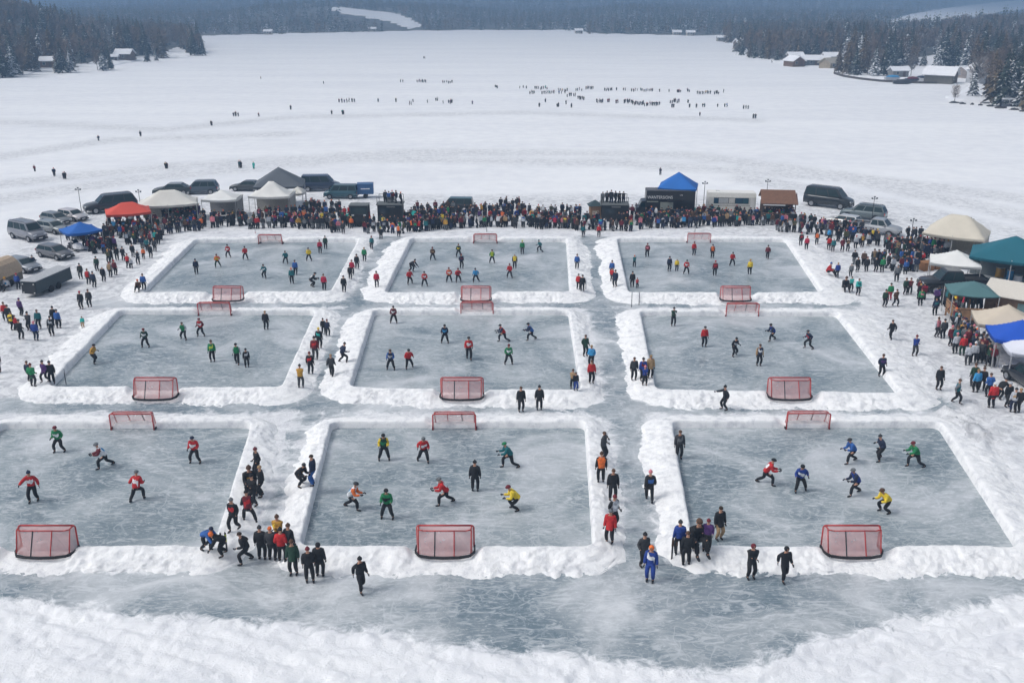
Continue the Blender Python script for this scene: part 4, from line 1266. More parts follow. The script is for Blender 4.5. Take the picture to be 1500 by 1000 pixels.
# ================================================================= shores, hills and forest
W_ = lambda l: [tuple(G(*p)[:2]) for p in l]
LEFT = W_([(-420, 124), (-100, 117), (0, 114.5), (38, 112), (55, 106), (110, 105), (150, 104), (172, 96), (200, 91), (240, 86), (290, 83), (304, 81), (306, 76), (296, 66), (250, 54), (-400, 50)])
RIGHT = W_([(1900, 195), (1500, 163), (1450, 155), (1400, 150), (1385, 147), (1384, 141), (1420, 126), (1372, 122.5), (1335, 122), (1290, 119), (1240, 112), (1222, 107), (1196, 99.5), (1160, 97), (1110, 88), (1075, 82.5), (1071, 78), (1080, 71), (1076, 64), (1056, 62), (1050, 56), (1056, 51), (1120, 48), (1900, 48)])
FARS = W_([(-600, 57), (250, 55), (300, 53.5), (375, 51.5), (450, 49.5), (560, 47), (620, 45.8), (720, 45), (825, 44.7), (838, 46.5), (860, 50), (930, 51.5), (1000, 53), (1060, 53), (1300, 53), (1900, 53)])
FARP = FARS + [(6000, 6500), (-6000, 6500)]

def pxx(X, Y): return 750 + 1400 * X / (Y * CT + CH * ST)
def land(X, Y):
    X = np.asarray(X, float); Y = np.asarray(Y, float)
    px = pxx(X, Y)
    dl = sdist(LEFT, X, Y); dr = sdist(RIGHT, X, Y); df = sdist(FARP, X, Y)
    n1 = fbm(X / 90, Y / 90, 4, 3); n2 = fbm(X / 500, Y / 500, 3, 9)
    hl = np.interp(px, [-300, 0, 60, 110, 160, 210, 250, 300], [34, 27, 23, 18, 11, 6.5, 2.2, .6])
    zl = .25 + hl * sstep(14, 170, dl) + np.minimum(dl, 20) * .06 * np.minimum(1, hl / 5)
    hr = np.interp(px, [1050, 1085, 1130, 1200, 1260, 1300, 1400, 1500, 1900], [.3, 2.5, 6, 13, 20, 26, 46, 60, 80])
    zr = .25 + hr * sstep(60, 520, dr) + (n1 - .5) * 5 * sstep(60, 200, dr) * np.minimum(1, hr / 8)
    bump = np.interp(px, [250, 330, 390, 440, 500, 560, 700, 800, 860, 930, 1000, 1050, 1200], [5, 4, 11, 12, 16, 13, 6, 3, 6, 11, 9, 5, 4])
    zf = .2 + bump * (.6 + .8 * n1) * sstep(0, 260, df) * (1 - .6 * sstep(350, 700, df)) + 2.5 * sstep(40, 300, df) + (n1 - .5) * 4 * sstep(40, 300, df)
    zf = zf + (26 + 40 * (n2 - .4)) * sstep(380, 1300, df) + 60 * sstep(1200, 2300, df) + 120 * (n2 - .35) * sstep(1500, 3200, df)
    z = np.full(X.shape, -3.0)
    z = np.where(dl > 0, np.maximum(z, zl), z); z = np.where(dr > 0, np.maximum(z, zr), z); z = np.where(df > 0, np.maximum(z, zf), z)
    return z, np.maximum(np.maximum(dl, dr), df), dl, dr, df

# clearings, outlined on the photograph and laid on the slopes
CLR = [[(1285, 36), (1330, 22), (1380, 13), (1440, 6), (1520, -2), (1560, 5), (1500, 13), (1440, 22), (1400, 30), (1340, 34)],
       [(483, 11), (530, 13), (585, 21), (622, 38), (600, 42), (570, 32), (520, 22), (490, 17)],
       [(240, 88), (238, 77), (262, 68), (282, 80), (290, 90)], [(130, 108), (110, 95), (150, 88), (230, 80), (236, 92), (170, 100)],
       [(58, 110), (60, 98), (92, 98), (96, 108)], [(1222, 112), (1230, 104), (1300, 98), (1365, 96), (1372, 124), (1330, 126), (1260, 118)], [(1335, 103), (1345, 84), (1372, 80), (1376, 106)],
       [(1372, 128), (1365, 92), (1420, 92), (1425, 128)], [(1148, 100), (1150, 86), (1235, 86), (1240, 106)], [(1386, 156), (1384, 145), (1445, 142), (1462, 164)], [(1440, 162), (1440, 150), (1510, 152), (1510, 172)]]
def clearing(X, Y, Z):
    px, py = proj(X, Y, Z); c = np.zeros(np.shape(X), bool)
    for q in CLR: c |= inpoly(q, px, py)
    return c

def mk_land():
    m, nt, b = newmat('forest_floor_and_snow'); L = nt.links.new
    tc = nd(nt, 'ShaderNodeTexCoord'); vec = tc.outputs['Object']
    at = nd(nt, 'ShaderNodeAttribute', attribute_name='wood')
    n = nd(nt, 'ShaderNodeTexNoise', Scale=.02, Detail=10.0, Roughness=.7); L(vec, n.inputs['Vector'])
    s = nd(nt, 'ShaderNodeMath', operation='MULTIPLY_ADD'); s.inputs[1].default_value = 1.4; s.inputs[2].default_value = -.7; L(n.outputs['Fac'], s.inputs[0])
    ad = nd(nt, 'ShaderNodeMath', operation='ADD'); L(s.outputs[0], ad.inputs[0]); L(at.outputs['Fac'], ad.inputs[1])
    mr = nd(nt, 'ShaderNodeMapRange'); mr.inputs['From Min'].default_value = .4; mr.inputs['From Max'].default_value = .6; L(ad.outputs[0], mr.inputs['Value'])
    sn = snow_chain(nt, vec)
    n2 = nd(nt, 'ShaderNodeTexNoise', Scale=.3, Detail=6.0); L(vec, n2.inputs['Vector'])
    r = nd(nt, 'ShaderNodeValToRGB'); e = r.color_ramp.elements
    e[0].position = .35; e[0].color = (.035, .04, .035, 1); e[1].position = .7; e[1].color = (.20, .19, .18, 1); L(n2.outputs['Fac'], r.inputs[0])
    mx = nd(nt, 'ShaderNodeMix', data_type='RGBA'); L(mr.outputs['Result'], mx.inputs['Factor']); L(sn, mx.inputs['A']); L(r.outputs[0], mx.inputs['B'])
    L(mx.outputs['Result'], b.inputs['Base Color']); b.inputs['Roughness'].default_value = .95
    return m
def build_land():
    pxs = np.concatenate([np.arange(-260, 1761, 5)])
    ds = np.concatenate([np.arange(225, 620, 6.5), np.arange(620, 1000, 14), np.geomspace(1000, 4700, 60)])
    PX, D = np.meshgrid(pxs, ds)
    Y = D; X = (PX - 750) / 1400 * (Y * CT + CH * ST)
    z, d, dl, dr, df = land(X, Y)
    z = np.where(z > 0, z * sstep(-1, 4, d) , z)
    wood = sstep(3, 14, d) * np.where(clearing(X, Y, z), 0, 1) * .95
    wood = np.where(df > 0, np.maximum(wood * .9, 0), wood)
    o = npmesh('hills', np.stack([X.ravel(), Y.ravel(), z.ravel()], 1), grid_faces(len(pxs), len(ds)), mk_land(), smooth=True, attr={'wood': wood})
    tag(o, kind='structure')
build_land()

# ---------------------------------------------------------------- tree models (unit height 1)
def leafmat(name, c, snow=0.0):
    m, nt, b = newmat(name); L = nt.links.new
    g = nd(nt, 'ShaderNodeNewGeometry')
    n = nd(nt, 'ShaderNodeTexNoise', Scale=.55, Detail=4.0); L(g.outputs['Position'], n.inputs['Vector'])
    r = nd(nt, 'ShaderNodeValToRGB'); e = r.color_ramp.elements
    e[0].position = .3; e[0].color = (c[0] * .55, c[1] * .55, c[2] * .55, 1); e[1].position = .7; e[1].color = (c[0] * 1.6, c[1] * 1.55, c[2] * 1.5, 1)
    L(n.outputs['Fac'], r.inputs[0]); col = r.outputs[0]
    if snow:
        sx = nd(nt, 'ShaderNodeSeparateXYZ'); L(g.outputs['True Normal'], sx.inputs[0])
        ab = nd(nt, 'ShaderNodeMath', operation='ABSOLUTE'); L(sx.outputs['Z'], ab.inputs[0])
        n2 = nd(nt, 'ShaderNodeTexNoise', Scale=1.6, Detail=3.0); L(g.outputs['Position'], n2.inputs['Vector'])
        mu = nd(nt, 'ShaderNodeMath', operation='MULTIPLY'); L(ab.outputs[0], mu.inputs[0]); L(n2.outputs['Fac'], mu.inputs[1])
        mr = nd(nt, 'ShaderNodeMapRange'); mr.inputs['From Min'].default_value = .52 - snow * .22; mr.inputs['From Max'].default_value = .58 - snow * .18; L(mu.outputs[0], mr.inputs['Value'])
        mx = nd(nt, 'ShaderNodeMix', data_type='RGBA'); L(mr.outputs['Result'], mx.inputs['Factor']); L(col, mx.inputs['A']); mx.inputs['B'].default_value = (.72, .74, .78, 1); col = mx.outputs['Result']
    L(col, b.inputs['Base Color']); b.inputs['Roughness'].default_value = .9
    return m
TM = [leafmat('needles_dark', (.024, .036, .026), .15), leafmat('needles_snowy', (.030, .042, .034), .7), leafmat('needles_brown', (.095, .070, .038), .03),
      leafmat('bare_twigs', (.16, .115, .085)), leafmat('frosted_twigs', (.20, .19, .19), .5), mat('bark', (.06, .045, .035), .9)]
trnd = random.Random(5)
def conifer(layers, br, w, sub=True):
    mb = MB()
    for l in range(layers):
        t = l / (layers - 1); z = .10 + .86 * t; rad = w * (1 - t) ** .75 * trnd.uniform(.8, 1.15) + .015
        n = max(4, int(br * (1 - t * .5))); a0 = trnd.uniform(0, 6.3)
        for i in range(n):
            a = a0 + 6.283 * i / n + trnd.uniform(-.25, .25); r = rad * trnd.uniform(.7, 1.2)
            d = Vector((math.cos(a), math.sin(a), 0)); s = Vector((-d.y, d.x, 0)); dz = r * trnd.uniform(.25, .55); th = 1.1 / layers
            hw = r * .34
            p0 = Vector((0, 0, z + th * .5)); tip = d * r + Vector((0, 0, z - dz)); mid = d * r * .55 + Vector((0, 0, z - dz * .25))
            if sub:
                mb.add([p0, mid + s * hw, tip, mid - s * hw, mid - Vector((0, 0, th * .55))], [(0, 1, 2), (0, 2, 3), (0, 4, 2), (1, 4, 3)])
            else: mb.add([p0, d * r + s * hw + Vector((0, 0, z - dz)), d * r - s * hw + Vector((0, 0, z - dz * 1.2))], [(0, 1, 2)])
    return mb
def bare(nt_, w, thick):
    mb = MB()
    for i in range(nt_):
        z = trnd.uniform(.22, .85); a = trnd.uniform(0, 6.3); el = trnd.uniform(.5, 1.25)
        rr = w * math.sin(math.pi * min(1, max(0, (z - .12) / .9))) ** .6
        st = Vector((math.cos(a), math.sin(a), 0)) * trnd.uniform(0, rr * .6) + Vector((0, 0, z))
        d = Vector((math.cos(a) * math.cos(el), math.sin(a) * math.cos(el), math.sin(el))); L_ = trnd.uniform(.08, .20)
        e = st + d * L_; s = d.orthogonal().normalized() * thick
        mb.add([st - s, st + s, e], [(0, 1, 2)])
        for q in range(2):
            d2 = (d + Vector((trnd.uniform(-.7, .7), trnd.uniform(-.7, .7), trnd.uniform(-.2, .5)))).normalized(); m0 = st + d * L_ * trnd.uniform(.3, .8)
            mb.add([m0 - s * .7, m0 + s * .7, m0 + d2 * L_ * .6], [(0, 1, 2)])
    return mb
def limbs(w):
    mb = MB(); mb.tube((0, 0, -.03), (0, 0, .55), .016, 0, 6, .009, False)
    for i in range(9):
        z = trnd.uniform(.25, .6); a = trnd.uniform(0, 6.3)
        mb.tube((0, 0, z), (math.cos(a) * w * .6, math.sin(a) * w * .6, z + trnd.uniform(.15, .32)), .008, 0, 4, .003, False)
    mb.tube((0, 0, .5), (.02, .01, .95), .009, 0, 5, .002, False)
    return mb
def trunkm():
    return MB().tube((0, 0, -.03), (0, 0, .9), .016, 0, 6, .003, False)
# species: (crown LOD0, LOD1, LOD2, trunk, material indices)
SPEC = []
for k in range(3):
    SPEC.append(dict(kind='con', lod=[conifer(15, 8, .19 + .03 * k), conifer(9, 6, .20 + .03 * k, False), conifer(5, 4, .22 + .03 * k, False)], tr=trunkm()))
for k in range(2):
    SPEC.append(dict(kind='dec', lod=[bare(260, .28 + .05 * k, .0065), bare(80, .29 + .04 * k, .017), bare(14, .28, .06)], tr=limbs(.3)))
for s in SPEC:
    s['np'] = [(np.array([tuple(v) for v in l.v]), np.array([f if len(f) == 3 else f[:3] for f in l.f])) for l in s['lod']]

def scatter(x0, x1, y0, y1, sp, seed):
    rg = np.random.RandomState(seed)
    gx, gy = np.meshgrid(np.arange(x0, x1, sp), np.arange(y0, y1, sp))
    gx = gx + rg.uniform(-.48, .48, gx.shape) * sp; gy = gy + rg.uniform(-.48, .48, gy.shape) * sp
    return gx.ravel(), gy.ravel()
def build_trees():
    rg = np.random.RandomState(3)
    T = []
    for (x0, x1, y0, y1, sp, which) in ((-420, -120, 270, 900, 5.6, 'l'), (90, 700, 230, 1150, 5.8, 'r'), (-900, 900, 780, 1500, 8.6, 'f'), (-1500, 1500, 1500, 3000, 24, 'f')):
        X, Y = scatter(x0, x1, y0, y1, sp, int(sp * 10))
        z, d, dl, dr, df = land(X, Y)
        ok = {'l': (dl > 2) , 'r': (dr > 2), 'f': (df > 2) & (dl < 0) & (dr < 0)}[which]
        px, py = proj(X, Y, z); ok &= (px > -30) & (px < 1530) & (py < 200)
        ok &= ~clearing(X, Y, z) & ~clearing(X, Y, z + 3.5)
        qx, qy = proj(X, Y, z + 8.5); ok &= ~(inpoly(CLR[0], qx, qy) | inpoly(CLR[1], qx, qy))
        dens = fbm(X / 35, Y / 35, 3, 77)
        ok &= (dens > (.36 if which != 'f' else .38)) | (rg.rand(len(X)) < .25)
        if which == 'f': ok &= (proj(X, Y, z + 12)[1] > -30)
        px2, top = proj(X, Y, z + 12); ok &= top > -60
        X, Y, z, px = X[ok], Y[ok], z[ok], px[ok]
        sp_n = fbm(X / 28, Y / 28, 3, 21)
        for x, y, zz, n_, p_ in zip(X, Y, z, sp_n, px):
            u = rg.rand()
            con = u < (.66 if n_ > .5 else .25) if which != 'f' else u < .75
            if con: sp_i = rg.randint(3); mi = rg.choice([0, 1, 2], p=[.50, .14, .36])
            else: sp_i = 3 + rg.randint(2); mi = rg.choice([3, 4], p=[.85, .15])
            if zz > 8 and which == 'r' and p_ > 1330 and rg.rand() < .35: sp_i = 3 + rg.randint(2); mi = 3
            hgt = (rg.uniform(8.5, 14) if con else rg.uniform(7, 11)) * (1.0 if which != 'f' else .78)
            if which == 'l': hgt *= 1.1
            if p_ > 1200 and which == 'r': hgt *= 1.12
            if which == 'f' and y > 1500: hgt *= 1.7
            T.append((x, y, zz, hgt, sp_i, mi, which))
    # single trees read off the photograph: foot px, height px, species, material
    for (x, y, h, s, mi) in ((20, 113, 54, 1, 1), (4, 114, 60, 2, 0), (34, 110, 44, 4, 3), (50, 104, 44, 2, 1), (92, 107, 48, 2, 0), (104, 106, 40, 0, 1), (84, 106, 34, 1, 2), (152, 104, 34, 2, 1), (143, 103, 30, 4, 3), (162, 102, 30, 1, 0), (196, 89, 26, 0, 0), (216, 91, 26, 2, 0), (229, 90, 20, 1, 1),
                             (297, 82, 31, 1, 0), (290, 82, 24, 0, 1), (283, 80, 24, 2, 0), (276, 79, 22, 1, 2), (60, 96, 30, 0, 0), (1398, 150, 26, 4, 3), (1424, 142, 46, 1, 1), (1455, 152, 66, 2, 2), (1466, 156, 82, 1, 0), (1478, 156, 60, 2, 1), (1496, 158, 74, 1, 1), (1486, 153, 90, 2, 0), (1450, 144, 70, 0, 2), (1510, 160, 84, 2, 2),
                             (1372, 104, 46, 1, 1), (1382, 100, 52, 2, 0), (1398, 100, 56, 1, 0), (1412, 102, 50, 2, 1), (1334, 112, 32, 4, 4), (1316, 100, 44, 0, 0), (1280, 112, 46, 1, 1), (1294, 112, 50, 0, 0), (1240, 109, 50, 2, 2), (1228, 107, 44, 1, 2), (1252, 111, 40, 2, 0), (1270, 110, 52, 4, 3), (1352, 98, 24, 2, 0), (1262, 108, 60, 1, 2),
                             (1194, 84, 34, 1, 0), (1182, 82, 26, 2, 0), (1138, 90, 20, 1, 0), (1132, 88, 18, 4, 4), (1086, 82, 22, 2, 0), (1098, 85, 26, 1, 2), (1106, 86, 26, 2, 0), (1116, 87, 24, 0, 0), (1078, 81, 16, 4, 4), (1125, 88, 28, 1, 2)):
        p = G(x, y); zz = float(land(np.array([p.x]), np.array([p.y]))[0][0]); zz = max(zz, .1)
        k = (pxm(y) * (CT - ST * (y - 500) / 1400))
        T.append((p.x, p.y, zz, h / k, s, mi, 's'))
    T.sort(key=lambda t: (0 if t[6] == 's' else 1, -(t[3] / (t[1] + 40))))
    solo, rest = T[:300], T[300:]
    cm = {}
    def cmesh(s, mi):
        if (s, mi) not in cm: cm[(s, mi)] = SPEC[s]['lod'][0].mesh('crown', TM[mi])
        return cm[(s, mi)]
    tm = [s['tr'].mesh('trunk', TM[5]) for s in SPEC]
    words = {0: 'dark green spruce', 1: 'snow dusted spruce', 2: 'olive brown spruce', 3: 'bare brown tree', 4: 'frosty white bare tree'}
    marks = [(0, 45, 'at the far left edge of the left shore'), (45, 110, 'by the small brown cabin on the left shore'), (110, 170, 'between the two cabins on the left shore'), (170, 215, 'by the snow roofed cabin on the left shore'), (215, 262, 'on the shore right of the left cabins'), (262, 420, 'at the tip of the left headland'),
             (1000, 1130, 'on the wooded point right of the lake end'), (1130, 1215, 'by the boathouses on the right shore'), (1215, 1262, 'right of the boathouses on the right shore'), (1262, 1308, 'behind the low stone sea wall'), (1308, 1366, 'by the small grey cabin on the right'), (1366, 1430, 'by the big snow roofed barn'), (1430, 1462, 'by the white gabled house'), (1462, 1700, 'at the far right edge of the shore')]
    gr = {}
    for (x, y, z, h, s, mi, wh) in solo:
        px = float(pxx(x, y)); mk = next((m[2] for m in marks if m[0] <= px < m[1]), 'on the hillside')
        ht = 'tall ' if h > 13.5 else ('small ' if h < 9 else '')
        gr.setdefault('%s%s %s' % (ht, words[mi], mk), []).append((px, x, y, z, h, s, mi))
    for lb, ms in gr.items():
        ms.sort()
        for i, (px, x, y, z, h, s, mi) in enumerate(ms):
            l = lb
            if len(ms) > 1:
                l += ', ' + ('leftmost' if i == 0 else 'rightmost' if i == len(ms) - 1 else NUM[i + 1] + ' from left' if i < 15 else 'right of the middle')
            t = empty('bare_tree' if mi > 2 else 'spruce_tree', (x, y, z), trnd.uniform(0, 6.3), l, 'tree', 'trees on the %s shore' % ('left' if px < 700 else 'right'))
            t.scale = (h * trnd.uniform(.9, 1.12),) * 2 + (h,)
            for nm, me in (('trunk', tm[s]), ('crown', cmesh(s, mi))):
                o = bpy.data.objects.new(nm, me); COL.objects.link(o); o.parent = t
    Vs = []; Fs = []; Ms = []; off = 0
    for (x, y, z, h, s, mi, wh) in rest:
        lod = 1 if y < 780 else 2
        v, f = SPEC[s]['np'][lod]; a = trnd.uniform(0, 6.3); c_, s_ = math.cos(a) * h, math.sin(a) * h
        wk = trnd.uniform(.9, 1.2) * (1.0 if lod == 1 else 1.35)
        Vs.append(np.stack([(v[:, 0] * c_ - v[:, 1] * s_) * wk + x, (v[:, 0] * s_ + v[:, 1] * c_) * wk + y, v[:, 2] * h + z], 1))
        Fs.append(f + off); Ms.append(np.full(len(f), mi)); off += len(v)
    o = npmesh('forest', np.concatenate(Vs), np.concatenate(Fs), TM, np.concatenate(Ms))
    tag(o, 'mixed wood of spruces and bare trees covering the hills round the lake', 'forest', kind='stuff')
    print('trees', len(T), 'faces', sum(len(f) for f in Fs))
build_trees()

# ---------------------------------------------------------------- haze
def haze():
    x, y0, y1, z0, z1 = 3700, -400, 5200, -4.5, 330
    mb = MB(); mb.box((0, (y0 + y1) / 2, (z0 + z1) / 2), (2 * x, y1 - y0, z1 - z0))
    m = bpy.data.materials.new('haze_air'); m.use_nodes = True; nt = m.node_tree; nt.nodes.clear()
    out = nt.nodes.new('ShaderNodeOutputMaterial'); v = nt.nodes.new('ShaderNodeVolumePrincipled')
    v.inputs['Color'].default_value = (.38, .62, 1.0, 1); v.inputs['Density'].default_value = HAZE; v.inputs['Anisotropy'].default_value = 0.0
    nt.links.new(v.outputs[0], out.inputs['Volume'])
    o = mb.build('haze', m); tag(o, kind='stuff', label='pale blue winter haze in the air over the lake', cat='haze')
HAZE = 0.00100
haze()

# ---------------------------------------------------------------- houses and shore things
M_SNOWR = mat('roof_snow', (.80, .81, .84), .95, var=.05, scale=.8)
M_GLASS = mat('window_glass', (.03, .04, .05), .15, coat=.5)
def house(name, x, y, w, d, h, rh, rot, wallc, label, roofc=None, ridge='x', gable=None, nwin=2, over=.5):
    """gabled building; ridge along local x; x,y = px of the middle of its front foot"""
    p = G(x, y); z = max(.15, float(land(np.array([p.x]), np.array([p.y]))[0][0]))
    t = empty(name, (p.x, p.y, z), R(rot), label, 'boathouse' if 'boat' in name else 'barn' if name == 'barn' else 'cabin' if 'cabin' in name else 'house', None)
    wm = mat('wall_%s_%d' % (name, x), wallc, .85, var=.2, scale=1.5, bump=.3)
    b = MB(); b.box((0, d / 2, h / 2 - .5), (w, d, h + 1))
    if ridge == 'x':
        for s in (-1, 1): b.add([(s * w / 2, 0, h), (s * w / 2, d, h), (s * w / 2, d / 2, h + rh)], [(0, 1, 2)] if s > 0 else [(2, 1, 0)])
    else: b.add([(-w / 2, 0, h), (w / 2, 0, h), (0, 0, h + rh), (-w / 2, d, h), (w / 2, d, h), (0, d, h + rh)], [(0, 1, 2), (5, 4, 3)])
    b.build('wall', wm, t)
    r = MB(); o = over; rm = M_SNOWR if roofc is None else mat('roof_%s_%d' % (name, x), roofc, .9)
    if ridge == 'x':
        k = rh / (d / 2); e0 = (h - o * k)
        r.slab([(-w / 2 - o, -o, e0), (w / 2 + o, -o, e0), (w / 2 + o, d / 2, h + rh), (-w / 2 - o, d / 2, h + rh)], .28)
        r.slab([(-w / 2 - o, d / 2, h + rh), (w / 2 + o, d / 2, h + rh), (w / 2 + o, d + o, e0), (-w / 2 - o, d + o, e0)], .28)
    else:
        k = rh / (w / 2); e0 = h - o * k
        r.slab([(-w / 2 - o, -o, e0), (0, -o, h + rh), (0, d + o, h + rh), (-w / 2 - o, d + o, e0)], -.28)
        r.slab([(0, -o, h + rh), (w / 2 + o, -o, e0), (w / 2 + o, d + o, e0), (0, d + o, h + rh)], -.28)
    r.build('roof', rm, t)
    fm = mat('white_trim', (.6, .6, .6), .7)
    for i in range(nwin):
        wx = (i + .5) / (nwin + 1) * w - w / 2 + w * .04
        f = MB().box((wx, -.03, h * .58), (1.15, .06, 1.15)).build('window', fm, t)
        MB().box((wx, -.07, h * .58), (.95, .03, .95)).build('pane', M_GLASS, f)
    dr_ = MB().box((w / 2 - w / (nwin + 1) * .55, -.04, 1.0), (.95, .07, 2.0)).build('door', mat('door_wood', (.09, .05, .03), .7), t)
    MB().box((w / 2 - w / (nwin + 1) * .55 + .3, -.10, 1.0), (.06, .06, .12)).build('handle', M_DK, dr_)
    return t
house('log_cabin', 70, 103, 5.0, 4.5, 2.6, 1.3, 8, (.16, .09, .05), 'small brown cabin under a snowy roof between spruces at far left', nwin=1)
house('lake_cabin', 180, 90.5, 7.0, 5.0, 2.7, 1.7, -6, (.13, .09, .07), 'dark wooden cabin with snowy roof behind the lone spruce on left shore', nwin=2)
house('shed', 168, 91.5, 2.6, 2.4, 1.7, .7, 10, (.42, .40, .38), 'tiny pale shed beside the dark cabin on the left shore', nwin=1)
house('boathouse', 1170, 98, 5.6, 6.5, 2.4, 1.7, 20, (.14, .08, .05), 'open brown boathouse pavilion at the water edge, right shore', ridge='y', nwin=1)
house('boathouse', 1187, 97, 7.0, 5.0, 2.3, 1.5, -8, (.10, .12, .13), 'dark grey boathouse joined behind the brown pavilion', nwin=2)
house('lake_house', 1166, 90, 6.0, 4.5, 2.4, 1.0, 0, (.22, .19, .16), 'low cabin with flat snowy roof behind the brown pavilion', nwin=2)
house('boathouse', 1203, 96, 6.5, 5.0, 2.3, 1.1, -5, (.30, .26, .20), 'long tan boathouse with snowy roof beside the grey one', nwin=2)
house('lake_house', 1220, 93, 7.0, 5.5, 2.6, 1.4, -4, (.20, .15, .12), 'brown lake house with wide snowy roof behind the boathouses', nwin=3)
house('boathouse', 1224, 101, 6.0, 6.0, 2.0, 1.6, 28, (.30, .25, .18), 'tan roofed boathouse under the big olive trees', (.36, .33, .28), nwin=1)
house('lake_house', 1090, 72, 8, 6, 3, 2, 10, (.16, .12, .10), 'white roofed house among the trees on the far wooded point', nwin=2)
house('lake_house', 1058, 61, 6, 5, 2.2, 1.2, 0, (.30, .28, .25), 'pale house on the far point at the right end of the lake', nwin=2)
for i_, (hx, hy, lb_) in enumerate(((545, 47.0, 'leftmost of the far shore houses'), (848, 49.5, 'far shore house left of the dark headland'), (992, 52.2, 'far shore house beside the pale clearing'), (1012, 52.6, 'rightmost of the far shore houses'), (392, 51.0, 'far shore house below the small left clearing'))):
    house('far_house', hx, hy, 6, 5, 2.2, 1.3, 0, (.42, .38, .32), lb_ + ', pale with a snowy roof', nwin=2)
house('grey_cabin', 1319, 114, 5.6, 4.0, 2.2, 1.0, 5, (.20, .20, .20), 'small grey cabin with snowy roof near the parked boats', nwin=1)
house('barn', 1398, 123, 6.0, 8.8, 3.0, 2.1, 52, (.13, .12, .10), 'big dark barn with a wide snow covered roof', ridge='y', nwin=1, over=.7)
house('white_house', 1441, 124, 4.2, 6, 4.6, 1.6, 14, (.55, .56, .58), 'tall white gabled house half hidden by spruces', ridge='y', nwin=1)
house('stone_shed', 1478, 157, 3.2, 2.6, 1.8, .5, -10, (.15, .16, .18), 'little grey stone shed under the spruces at right edge', nwin=1)
house('lake_house', 1424, 116, 5.5, 5, 2.6, 1.2, 20, (.26, .22, .20), 'low house with snowy roof between the barn and white house', nwin=1)
# stone sea wall along the point
pts = [G(*q) for q in ((1222, 108.5), (1236, 113), (1262, 117), (1290, 120), (1320, 121.5), (1345, 122.5), (1372, 123))]
mb = MB()
for a, b in zip(pts[:-1], pts[1:]):
    d = (b - a).normalized(); n = Vector((-d.y, d.x, 0)) * .25
    mb.add([a - n, b - n, b + n, a + n, a - n + Vector((0, 0, .7)), b - n + Vector((0, 0, .7)), b + n + Vector((0, 0, .7)), a + n + Vector((0, 0, .7))], [(0, 3, 2, 1), (4, 5, 6, 7), (0, 1, 5, 4), (1, 2, 6, 5), (2, 3, 7, 6), (3, 0, 4, 7)])
tag(mb.build('sea_wall', mat('dark_stone', (.07, .06, .055), .9, var=.3, scale=2)), 'low dark stone sea wall edging the point on the right shore', 'wall')
def boat(x, y, L_, rot, c, cc, label):
    p = G(x, y); z = .35 if y < 122 else .05
    t = empty('boat', (p.x, p.y, z), R(rot), label, 'boat', 'boats laid up on the right shore')
    rings = []
    for s, w, b in ((-.5, .75, .1), (-.3, .95, 0), (0, 1.0, 0), (.3, .7, .05), (.48, .12, .3)):
        rings.append([(s * L_, -w * .9, .85 + abs(s) * .2), (s * L_, -w * .6, b), (s * L_, w * .6, b), (s * L_, w * .9, .85 + abs(s) * .2)])
    MB().loft(rings).build('hull', mat('hull_' + c, CL[c], .4), t)
    MB().ball((0, 0, .8), (L_ * .44, .95, .75), 0, 10, 4, 0).build('cover', mat('tarp_' + cc, CL[cc], .7), t)
boat(1307, 118.5, 5.5, 5, 'lightgrey', 'sky', 'boat under a bright blue tarp by the grey cabin')
boat(1322, 123.5, 6, -8, 'charcoal', 'charcoal', 'dark covered boat on the ice before the grey cabin')
boat(1336, 121, 5, 12, 'navy', 'maroon', 'maroon covered boat drawn up right of the dark one')
boat(1350, 119.5, 5, 0, 'white', 'navy', 'navy covered boat on the wall nearest the barn')

rr_ = random.Random(9)
rk = mat('shore_stone', (.045, .04, .038), .9, var=.3, scale=2)
for i_, (x, y, w_) in enumerate(((1398, 151, 2.6), (1410, 152.5, 1.6), (1436, 154.5, 1.2), (1450, 156, 1.6), (1466, 158.5, 2.6), (1486, 161, 2.2), (1499, 163.5, 2.0), (1424, 153.5, 1.0))):
    mb = MB(); mb.ball((0, 0, 0), (w_ * .55, w_ * .35, .45), 0, 9, 5, -.2)
    mb.v = [(a * rr_.uniform(.8, 1.2), b * rr_.uniform(.8, 1.2), c * rr_.uniform(.7, 1.2)) for a, b, c in mb.v]
    o = mb.build('rock', rk, loc=G(x, y)); nm_ = ('leftmost', 'second', 'fourth', 'fifth', 'sixth', 'seventh', 'rightmost', 'third')[i_]
    tag(o, nm_ + (' from left' if 'most' not in nm_ else '') + ' of the dark snow edged rocks along the right shore', 'rock', 'rocks along the right shore')
